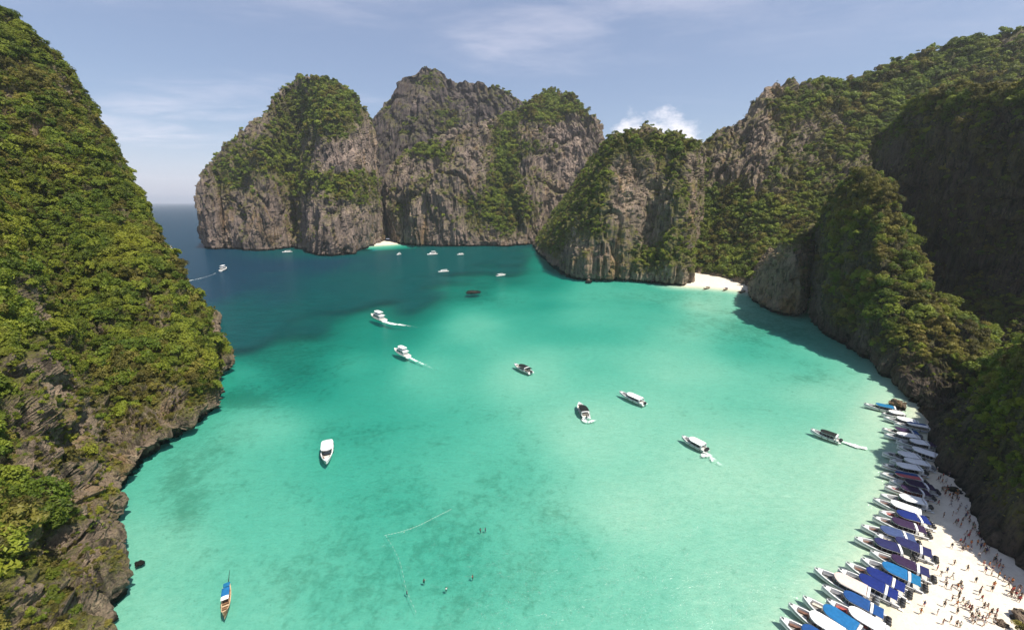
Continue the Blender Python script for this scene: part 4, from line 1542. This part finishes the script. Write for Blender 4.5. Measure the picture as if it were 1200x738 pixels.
def longtail(label, bow, stern, L=None, canopy='bright blue', second='white', hull_mat=None, tail=True):
    """wooden long-tail boat with a raised stem and an engine on a long shaft"""
    c, rz, LL = between(bow, stern, 9, 16)
    L = (L or LL) * 0.95
    B = L * 0.19
    e = thing('longtail_boat', label, 'boat', (c[0], c[1], 0), rz)
    N = 15
    outer, inner = [], []
    for i in range(N):
        t = i / (N - 1)
        x = -L / 2 + L * t
        hb = B / 2 * max(0.03, math.sin(math.pi * min(1, max(0, (t * 0.86 + 0.12)))) ** 0.62)
        if t > 0.9:
            hb *= 1 - (t - 0.9) * 6
        hb = max(hb, 0.05)
        sh = 0.75 + 1.5 * max(0, (t - 0.6) / 0.4) ** 2 + 0.35 * max(0, (0.25 - t) / 0.25) ** 2
        kl = -0.3 + 1.6 * max(0, (t - 0.78) / 0.22) ** 2
        outer.append([(x, hb, sh), (x, hb * .8, sh * .4), (x, 0, kl), (x, -hb * .8, sh * .4), (x, -hb, sh)])
        inner.append((x, max(0.01, hb - 0.12), sh))
    hm = hull_mat or WOOD
    m = MB()
    m.loft(outer)
    m.add(outer[0], [tuple(range(5))])
    hl = m.build('hull', hm, e)
    m = MB()
    for s in (1, -1):
        m.loft([[(o[0][0], s * (o[0][1] + 0.04), o[0][2] + 0.03) for o in outer], [(x, s * y, z + 0.05) for x, y, z in inner],
                [(x, s * y * 0.9, min(0.3, z)) for x, y, z in inner]])
    m.build('gunwale', WOODLIGHT, e)
    m = MB()
    m.loft([[(x, y * .9, 0.3) for x, y, z in inner[:-2]], [(x, -y * .9, 0.3) for x, y, z in inner[:-2]]])
    m.build('floor', WOOD, e)
    for k in range(5):
        m = MB()
        t = 0.56 + 0.075 * k
        x = -L / 2 + L * t
        m.box((x, 0, 0.62), (0.35, B * 0.8 * (1 - 0.11 * k), 0.08))
        m.build('thwart', WOODLIGHT if k % 2 else WOOD, e)
    for s in (1, -1):
        for x in (-L * .30, -L * .12, L * .08):
            m = MB()
            m.tube([(x, s * B * .36, 0.7), (x, s * B * .36, 2.05)], 0.04, 5)
            m.build('roof_post', WOODLIGHT, e)
    o = [(-L * .26, B * .43), (0.0, B * .43)]
    m = MB()
    m.plate(o + [(x, -y) for x, y in o[::-1]], 2.05, 0.06, 0.18)
    m.build('canopy', ROOF[canopy], e)
    o = [(0.05, B * .43), (L * .11, B * .42)]
    m = MB()
    m.plate(o + [(x, -y) for x, y in o[::-1]], 2.03, 0.06, 0.18)
    m.build('canopy_flap', ROOF[second], e)
    o = [(-L * .45, B * .38), (-L * .33, B * .38)]
    m = MB()
    m.plate(o + [(x, -y) for x, y in o[::-1]], 1.7, 0.05, 0.12)
    m.build('stern_awning', ROOF['teal blue'], e)
    m = MB()
    m.tube([(L * .47, 0, 1.2), (L * .52, 0, 2.3), (L * .55, 0, 3.0)], 0.13, 6, 0.06)
    m.build('stem_post', WOODLIGHT, hl)
    if tail:
        m = MB()
        m.box((-L * .46, B * .12, 1.25), (0.8, 0.45, 0.5), 0.8)
        en = m.build('engine', ENGINE, e)
        m = MB()
        m.tube([(-L * .46, B * .12, 1.3), (-L * .60, B * .14, 1.5), (-L * .86, B * .18, 1.7)], 0.09, 6, 0.05)
        m.build('propeller_shaft', ENGINE, en)
    return e


longtail('wooden longtail boat with bright blue and white canopy afloat beside the overgrown cliff', (262, 723), (267, 684))
DARKHULL = plain('tarred_wood', (0.035, 0.03, 0.026), 0.6, 0, 0.3)
longtail('dark longtail boat at the cove beach next to the headland', (824, 338.2), (832, 336.8), L=13, canopy='black', second='black', hull_mat=DARKHULL, tail=False)
longtail('dark longtail boat in the shallows in the middle of the small cove', (847, 340), (854, 337.5), L=13, canopy='navy', second='black', hull_mat=DARKHULL, tail=False)
longtail('dark longtail boat at the cove end by the rock knob', (866, 342.2), (873, 341), L=13, canopy='black', second='navy', hull_mat=DARKHULL, tail=False)

# ------------------------------------------------------------------ foam
foam_m, nt = material('foam')
pos = nt.n('ShaderNodeNewGeometry').outputs['Position']
den = nt.n('ShaderNodeAttribute', attribute_name='foam').outputs['Fac']
n1_ = nt.noise(pos, 0.55, 8.0, 0.75, 0.7)
a_ = nt.ramp(nt.math('ADD', den, nt.math('MULTIPLY', nt.math('SUBTRACT', n1_, 0.5), 2.6)), 0.28, 0.72)
d_ = nt.n('ShaderNodeBsdfDiffuse', {'Color': (0.78, 0.82, 0.80, 1)})
t_ = nt.n('ShaderNodeBsdfTransparent')
mx_ = nt.n('ShaderNodeMixShader', {0: a_, 1: t_.outputs[0], 2: d_.outputs[0]})
nt.link(mx_.outputs[0], nt.out.inputs[0])


def foam_trail(label, pts, widths, dens):
    """strip of broken foam lying on the water along a path of picture points"""
    g = np.array([G(a, b)[:2] for a, b in pts])
    t = np.concatenate([[0], np.cumsum(np.linalg.norm(np.diff(g, axis=0), axis=1))])
    ts = np.linspace(0, t[-1], 48)
    c = hermite(np.concatenate([g, np.zeros((len(g), 1))], 1), t, ts)
    w_ = np.interp(ts, t, widths)
    dn = np.interp(ts, t, dens)
    tg = np.gradient(c[:, :2], axis=0)
    tg /= np.linalg.norm(tg, axis=1)[:, None]
    nrm = np.stack([-tg[:, 1], tg[:, 0]], 1)
    rows, att = [], []
    for s in np.linspace(-1, 1, 11):
        z = np.full((48, 1), 0.06 + 0.10 * (1 - s * s))
        rows.append(np.concatenate([c[:, :2] + nrm * (w_ * s)[:, None], z], 1))
        att.append(0.82 * dn * (1 - s * s) - 0.35 * abs(s) ** 3)
    o = link('wake_foam', grid_mesh('wake_foam', np.stack(rows, 0), {'foam': np.stack(att, 0)}), foam_m)
    tag(o, label, None, None, 'stuff')


foam_trail('long smooth foam plume behind the black-canopied speedboat', [(981, 515.5), (991, 518.7), (1003, 522.5), (1016, 525.5)], [0.4, 0.9, 1.8, 1.4], [.7, 1.0, 1.2, .8])
foam_trail('curl of foam behind the white-roofed speedboat', [(826, 526.5), (833, 536), (842, 543), (854, 549)], [1.2, 1.9, 1.6, 1.2], [.55, .6, .4, .1])
foam_trail('side curl of foam under the stern of the white-roofed speedboat', [(830, 531), (823, 534), (815, 537)], [1.2, 1.5, 0.8], [.6, .6, .2])
foam_trail('short splash behind the square black canopy boat', [(682, 491), (688, 494), (696, 493), (702, 491)], [1.4, 2.0, 1.2, 0.6], [.6, .75, .5, .3])
foam_trail('long white wake behind the double-deck cruiser', [(452, 377.5), (460, 379.5), (472, 381), (492, 384.5)], [1.6, 2.8, 2.6, 1.6], [1.1, .9, 0.6, 0.0])
foam_trail('narrow wake behind the cabin boat', [(479, 418.5), (488, 423), (498, 427.5), (512, 434)], [1.0, 1.4, 1.5, 1.2], [1.0, .75, 0.5, 0.0])
foam_trail('thin bow wash trailing from the yacht in the blue channel', [(253, 320), (246, 323), (232, 327), (216, 330)], [1.5, 2.5, 3.0, 3.5], [.5, .3, .45, .7])

# ------------------------------------------------------------------ rocks in the water
def boulder(label, px_, py_, size, seed, mat, squash=0.7, zoff=0.0):
    r = np.random.default_rng(seed)
    bm = bmesh.new()
    bmesh.ops.create_icosphere(bm, subdivisions=4, radius=1.0)
    p = np.array([v.co[:] for v in bm.verts])
    d = 1 + 0.55 * fbm(p * 1.6 + seed, 4, seed, gain=0.6) + 0.40 * (cells(p * 2.2 + seed, seed)[0] - 0.5)
    p = p * d[:, None] * np.array([size, size * r.uniform(.7, 1.0), size * squash])
    for v, q_ in zip(bm.verts, p):
        v.co = q_
    me = bpy.data.meshes.new('boulder')
    bm.to_mesh(me)
    bm.free()
    me.attributes.new('veg', 'FLOAT', 'POINT')
    g = G(px_, py_)
    o = link('boulder', me, mat)
    o.location = (g[0], g[1], max(0, ground_z(g[0], g[1])) + zoff)
    o.rotation_euler = (0, 0, r.uniform(0, 6))
    tag(o, label, 'rock')
    return o


boulder('rounded brown boulder in the shallows beside the teal blue canopy boat', 1051, 477, 2.9, 5, ROCK_NEAR, 0.9, 0.8)
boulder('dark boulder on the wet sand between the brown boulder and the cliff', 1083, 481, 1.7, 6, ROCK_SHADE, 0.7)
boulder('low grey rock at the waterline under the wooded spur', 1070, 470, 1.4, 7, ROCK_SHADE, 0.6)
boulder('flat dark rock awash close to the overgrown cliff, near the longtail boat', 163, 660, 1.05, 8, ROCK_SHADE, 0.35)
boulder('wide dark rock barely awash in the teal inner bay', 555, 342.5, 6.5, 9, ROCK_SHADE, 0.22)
boulder('small sea rock standing off the foot of the wooded headland', 690, 330, 3.4, 10, ROCK_MID, 0.7)
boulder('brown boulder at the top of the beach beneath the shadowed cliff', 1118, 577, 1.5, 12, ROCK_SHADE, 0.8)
boulder('pale rock ledge overgrown by shrubs at the near end of the beach', 1199, 733, 2.0, 13, ROCK_NEAR, 0.6, 0.2)
boulder('dark rock lump beside the overgrown ledge at the near end of the beach', 1172, 736, 1.0, 14, ROCK_NEAR, 0.5, 0.1)
for (bx_, by_, s_, lab) in ((1192, 730, 1.1, 'yellow-green shrub on the pale ledge at the near end of the beach'),
                            (1200, 738, 1.4, 'larger green shrub at the foot of the pale ledge at the beach end')):
    g = G(bx_, by_, 3.0)
    e = thing('shrub', lab, 'shrub', (g[0], g[1], 2.2), bx_)
    e.scale = (s_, s_, s_)
    o = bpy.data.objects.new('crown', NEAR_CROWNS[3]); COL.objects.link(o); o.parent = e
    o = bpy.data.objects.new('trunk', TRUNKS[0]); COL.objects.link(o); o.parent = e

# ------------------------------------------------------------------ swimming-area rope with floats
ROPEM = plain('green_rope', (0.10, 0.20, 0.15), 0.8)
FLOATM = plain('pale_float', (0.45, 0.55, 0.46), 0.5, 0, 0.2)


def buoy_line(label, pts, n):
    g = np.array([[*G(a, b)[:2], 0.03] for a, b in pts])
    t = np.concatenate([[0], np.cumsum(np.linalg.norm(np.diff(g, axis=0), axis=1))])
    c = hermite(g, t, np.linspace(0, t[-1], 60))
    o0 = c[0]
    e = thing('buoy_line', label, 'buoy line', tuple(o0), 0)
    m = MB()
    m.tube([tuple(p - o0) for p in c], 0.014, 4)
    m.build('rope', ROPEM, e)
    m = MB()
    m.tube([(-0.26, 0, 0), (-0.2, 0, 0), (0.2, 0, 0), (0.26, 0, 0)], 0.042, 6)
    me = m.mesh('float')
    me.materials.append(FLOATM)
    cs = hermite(g, t, np.linspace(0, t[-1], n))
    for k in range(n):
        fo = bpy.data.objects.new('float', me)
        COL.objects.link(fo)
        fo.parent = e
        fo.location = tuple(cs[k] - o0 + np.array([0, 0, 0.05]))
        d = cs[min(k + 1, n - 1)] - cs[max(k - 1, 0)]
        fo.rotation_euler = (0, 0, math.atan2(d[1], d[0]))
    return e


buoy_line('line of pale floats running across the bay from the floats corner', [(452, 627), (470, 623), (490, 616), (510, 606), (528, 597)], 24)
buoy_line('shorter broken line of pale floats running down toward the swimmers', [(453, 629), (461, 642), (468, 657), (472, 672), (476, 690), (487, 716)], 18)

# ------------------------------------------------------------------ people
def skin_body(name, joints, bones, radii, mat):
    """one continuous body grown over a skeleton"""
    me = bpy.data.meshes.new(name)
    names = list(joints)
    me.from_pydata([joints[n] for n in names], [(names.index(a), names.index(b)) for a, b in bones], [])
    o = bpy.data.objects.new(name, me)
    COL.objects.link(o)
    sm = o.modifiers.new('skin', 'SKIN')
    sm.use_smooth_shade = True
    for i, n in enumerate(names):
        sv = me.skin_vertices[0].data[i]
        sv.radius = radii[n] if isinstance(radii[n], tuple) else (radii[n], radii[n])
        sv.use_root = (n == 'pelvis')
    ss = o.modifiers.new('sub', 'SUBSURF')
    ss.levels = ss.render_levels = 1
    dg = bpy.context.evaluated_depsgraph_get()
    nm = bpy.data.meshes.new_from_object(o.evaluated_get(dg))
    bpy.data.objects.remove(o)
    nm.materials.clear()
    nm.materials.append(mat)
    return nm


SKINS = [plain('tan_skin', (0.34, 0.19, 0.12), 0.6, 0, 0.1), plain('brown_skin', (0.17, 0.085, 0.05), 0.6, 0, 0.1),
         plain('fair_skin', (0.46, 0.28, 0.20), 0.6, 0, 0.1)]
HAIR = plain('dark_hair', (0.018, 0.013, 0.010), 0.6)
CLOTH = {'black': plain('black_cloth', (0.02, 0.02, 0.022), 0.9), 'red': plain('red_cloth', (0.36, 0.04, 0.04), 0.9),
         'navy': plain('navy_cloth', (0.025, 0.035, 0.11), 0.9), 'white': plain('white_cloth', (0.62, 0.61, 0.58), 0.9),
         'green': plain('green_cloth', (0.05, 0.13, 0.06), 0.9), 'orange': plain('orange_cloth', (0.48, 0.16, 0.03), 0.9)}


def pose(kind, r):
    """joint positions of one standing, walking or reaching figure, 1.7 m tall"""
    st = {'stand': 0.0, 'walk': 0.28, 'reach': 0.05}[kind]
    J = {'pelvis': (0, 0, 0.92), 'waist': (0.01, 0, 1.08), 'chest': (0.02, 0, 1.28), 'neck': (0.03, 0, 1.45),
         'head': (0.05, 0, 1.56), 'crown': (0.045, 0, 1.68)}
    for s, n in ((1, 'l'), (-1, 'r')):
        f = st * s
        J['hip' + n] = (0, 0.10 * s, 0.88)
        J['knee' + n] = (f * 0.55 + 0.03, 0.11 * s, 0.49)
        J['ankle' + n] = (f - (0.06 if f < 0 else 0), 0.11 * s, 0.08)
        J['toe' + n] = (f + 0.13, 0.13 * s, 0.035)
        J['shoulder' + n] = (0.01, 0.19 * s, 1.40)
        if kind == 'reach' and s > 0:
            J['elbow' + n] = (0.16, 0.27, 1.28)
            J['hand' + n] = (0.30, 0.18, 1.48)
        else:
            J['elbow' + n] = (-f * 0.5 - 0.02, 0.26 * s, 1.13)
            J['hand' + n] = (-f * 0.6 + 0.08, 0.27 * s, 0.88)
    B = [('pelvis', 'waist'), ('waist', 'chest'), ('chest', 'neck'), ('neck', 'head'), ('head', 'crown')]
    for n in 'lr':
        B += [('pelvis', 'hip' + n), ('hip' + n, 'knee' + n), ('knee' + n, 'ankle' + n), ('ankle' + n, 'toe' + n),
              ('chest', 'shoulder' + n), ('shoulder' + n, 'elbow' + n), ('elbow' + n, 'hand' + n)]
    Rr = {'pelvis': (0.14, 0.10), 'waist': (0.125, 0.09), 'chest': (0.15, 0.105), 'neck': 0.052, 'head': 0.095, 'crown': 0.075}
    for n in 'lr':
        Rr.update({'hip' + n: 0.088, 'knee' + n: 0.058, 'ankle' + n: 0.04, 'toe' + n: 0.036, 'shoulder' + n: 0.055,
                   'elbow' + n: 0.042, 'hand' + n: 0.038})
    return J, B, Rr


def cloth_mesh(name, rings, mat):
    m = MB()
    n = 10
    rr = []
    for (x, y, z, a, b_) in rings:
        rr.append([(x + b_ * math.cos(6.2832 * k / n), y + a * math.sin(6.2832 * k / n), z) for k in range(n)])
    m.loft(rr, True, (True, True))
    me = m.mesh(name, True)
    me.materials.append(mat)
    return me


BODIES = {}
for kd in ('stand', 'walk', 'reach'):
    J, Bn, Rr = pose(kd, random)
    for si in range(3):
        if si == 0:
            base_ = skin_body('body', J, Bn, Rr, SKINS[0])
            BODIES[(kd, 0)] = base_
        else:
            c_ = base_.copy()
            c_.materials.clear()
            c_.materials.append(SKINS[si])
            BODIES[(kd, si)] = c_
HAIRM = cloth_mesh('hair', [(0.02, 0, 1.54, .085, .085), (0.02, 0, 1.62, .108, .115), (0.03, 0, 1.70, .092, .10), (0.04, 0, 1.745, .04, .045)], HAIR)
SHORTS = {c: cloth_mesh('shorts', [(0.0, 0, 0.70, .19, .12), (0, 0, 0.84, .185, .128), (0, 0, 0.98, .165, .122), (0.01, 0, 1.03, .15, .112)], m_) for c, m_ in CLOTH.items()}
SHIRTS = {c: cloth_mesh('shirt', [(0.0, 0, 0.94, .175, .125), (0.01, 0, 1.10, .16, .118), (0.015, 0, 1.28, .19, .128), (0.02, 0, 1.40, .20, .105), (0.02, 0, 1.445, .10, .075)], m_) for c, m_ in CLOTH.items()}


def person(px_, py_, label, group, kd, skin, bottom, top_, rz, z=None):
    g = G(px_, py_, 1.0)
    zg = ground_z(g[0], g[1])
    g = G(px_, py_, zg)
    zg = ground_z(g[0], g[1]) if z is None else z
    e = thing('person', label, 'person', (g[0], g[1], zg - 0.01), rz, group)
    for nm, me in (('body', BODIES[(kd, skin)]), ('hair', HAIRM), ('shorts', SHORTS[bottom])) + ((('shirt', SHIRTS[top_]),) if top_ else ()):
        o = bpy.data.objects.new(nm, me)
        COL.objects.link(o)
        o.parent = e
    s = random.uniform(0.95, 1.08)
    e.scale = (s, s, s)
    return e


def zb(x, y):      # beach enlargements used while measuring
    return (1040 + x / 3.55, 530 + y / 3.55)


spots = []
for (x, y) in [(205, 490), (220, 515), (245, 500), (268, 525), (275, 468), (330, 492), (240, 540), (240, 560), (262, 572), (290, 565), (305, 575), (298, 555),
               (365, 540), (385, 580), (380, 592), (432, 578), (440, 560), (165, 535), (160, 565), (150, 640), (135, 672),
               (310, 625), (285, 640), (330, 640), (318, 648), (345, 660), (368, 672), (375, 690), (350, 700), (390, 700), (405, 700), (430, 672), (418, 690),
               (260, 705), (228, 715), (285, 722), (300, 728), (335, 655), (360, 705), (398, 722), (265, 398)]:
    spots.append((x, y, 'sun'))
for (x, y) in [(205, 75), (218, 112), (232, 160), (240, 172), (248, 165), (238, 180), (210, 218), (232, 270), (262, 222), (270, 185), (292, 180), (280, 300), (290, 295),
               (285, 255), (310, 290), (302, 312), (325, 345), (300, 378), (308, 388), (318, 372), (330, 405), (345, 408), (350, 325), (335, 355), (318, 400), (345, 385),
               (380, 435), (372, 385), (400, 420), (420, 475), (435, 490), (445, 455), (398, 470), (460, 520), (405, 498), (430, 512), (450, 470), (475, 488),
               (500, 560), (515, 545), (530, 600), (545, 620), (520, 580), (498, 540), (540, 610), (512, 600), (256, 100), (225, 130), (340, 342), (310, 410), (385, 400)]:
    spots.append((x, y, 'shade'))
cl = list(CLOTH)
pr = random.Random(12)
for k in range(46):
    t = pr.random()
    spots.append((225 + 330 * t + pr.gauss(0, 14), 130 + 480 * t + pr.gauss(0, 16), 'shade'))
for k in range(16):
    spots.append((pr.uniform(200, 470), pr.uniform(540, 730), 'sun'))
for i, (x, y, where) in enumerate(spots):
    a, b = zb(x, y)
    bot = pr.choice(['black', 'navy', 'black', 'red', 'green', 'white'])
    tp = pr.choice([None, None, 'black', 'navy', 'white', 'red', 'orange'])
    kd = pr.choice(['stand', 'walk', 'walk', 'reach'])
    verb = {'stand': 'standing', 'walk': 'walking', 'reach': 'raising an arm'}[kd]
    wear = '%s shorts' % bot + (', %s shirt' % tp if tp else ', bare-chested')
    if where == 'sun':
        lab = 'person in %s, %s on the sunlit sand' % (wear, verb)
        gp = 'people on the sunlit sand'
    else:
        lab = 'person in %s, %s on the shaded sand' % (wear, verb)
        gp = 'people in the shade of the cliff'
    person(a, b, lab, gp, kd, pr.randint(0, 2), bot, tp, pr.uniform(0, 6.28))
# swimmers: only head and shoulders above the water
sw = [(497, 684, 'black', 'swimmer by the broken end of the float line'), (477, 698, 'navy', 'swimmer at the lower end of the shorter float line'),
      (523, 693.5, 'white', 'swimmer in a white shirt between two others off the float line'), (554, 679, 'red', 'swimmer in a red shirt farthest from the float lines'),
      (563, 624, 'black', 'dark-clad swimmer of a pair in open water'), (569, 623, 'navy', 'navy-clad swimmer of a pair in open water')]
for (a, b, c_, lab) in sw:
    g = G(a, b)
    person(a, b, lab, 'swimmers near the float lines', 'reach', 0, 'black', c_, pr.uniform(0, 6.28), z=-1.22)

# ------------------------------------------------------------------ haze over the sea
bm = bmesh.new()
bmesh.ops.create_cube(bm, size=1.0)
for v in bm.verts:
    v.co = (v.co.x * 150000.0, 47000.0 + v.co.y * 104000.0, 215.0 + v.co.z * 470.0)
hme = bpy.data.meshes.new('haze')
bm.to_mesh(hme)
bm.free()
haze_m, nt = material('haze')
pv = nt.n('ShaderNodeVolumePrincipled', {'Color': (0.97, 0.97, 1.0, 1), 'Density': 0.00006, 'Anisotropy': 0.35})
nt.link(pv.outputs[0], nt.out.inputs['Volume'])
haze = link('haze', hme, haze_m)
tag(haze, 'thin sea haze paling the far cliffs and horizon', None, None, 'stuff')
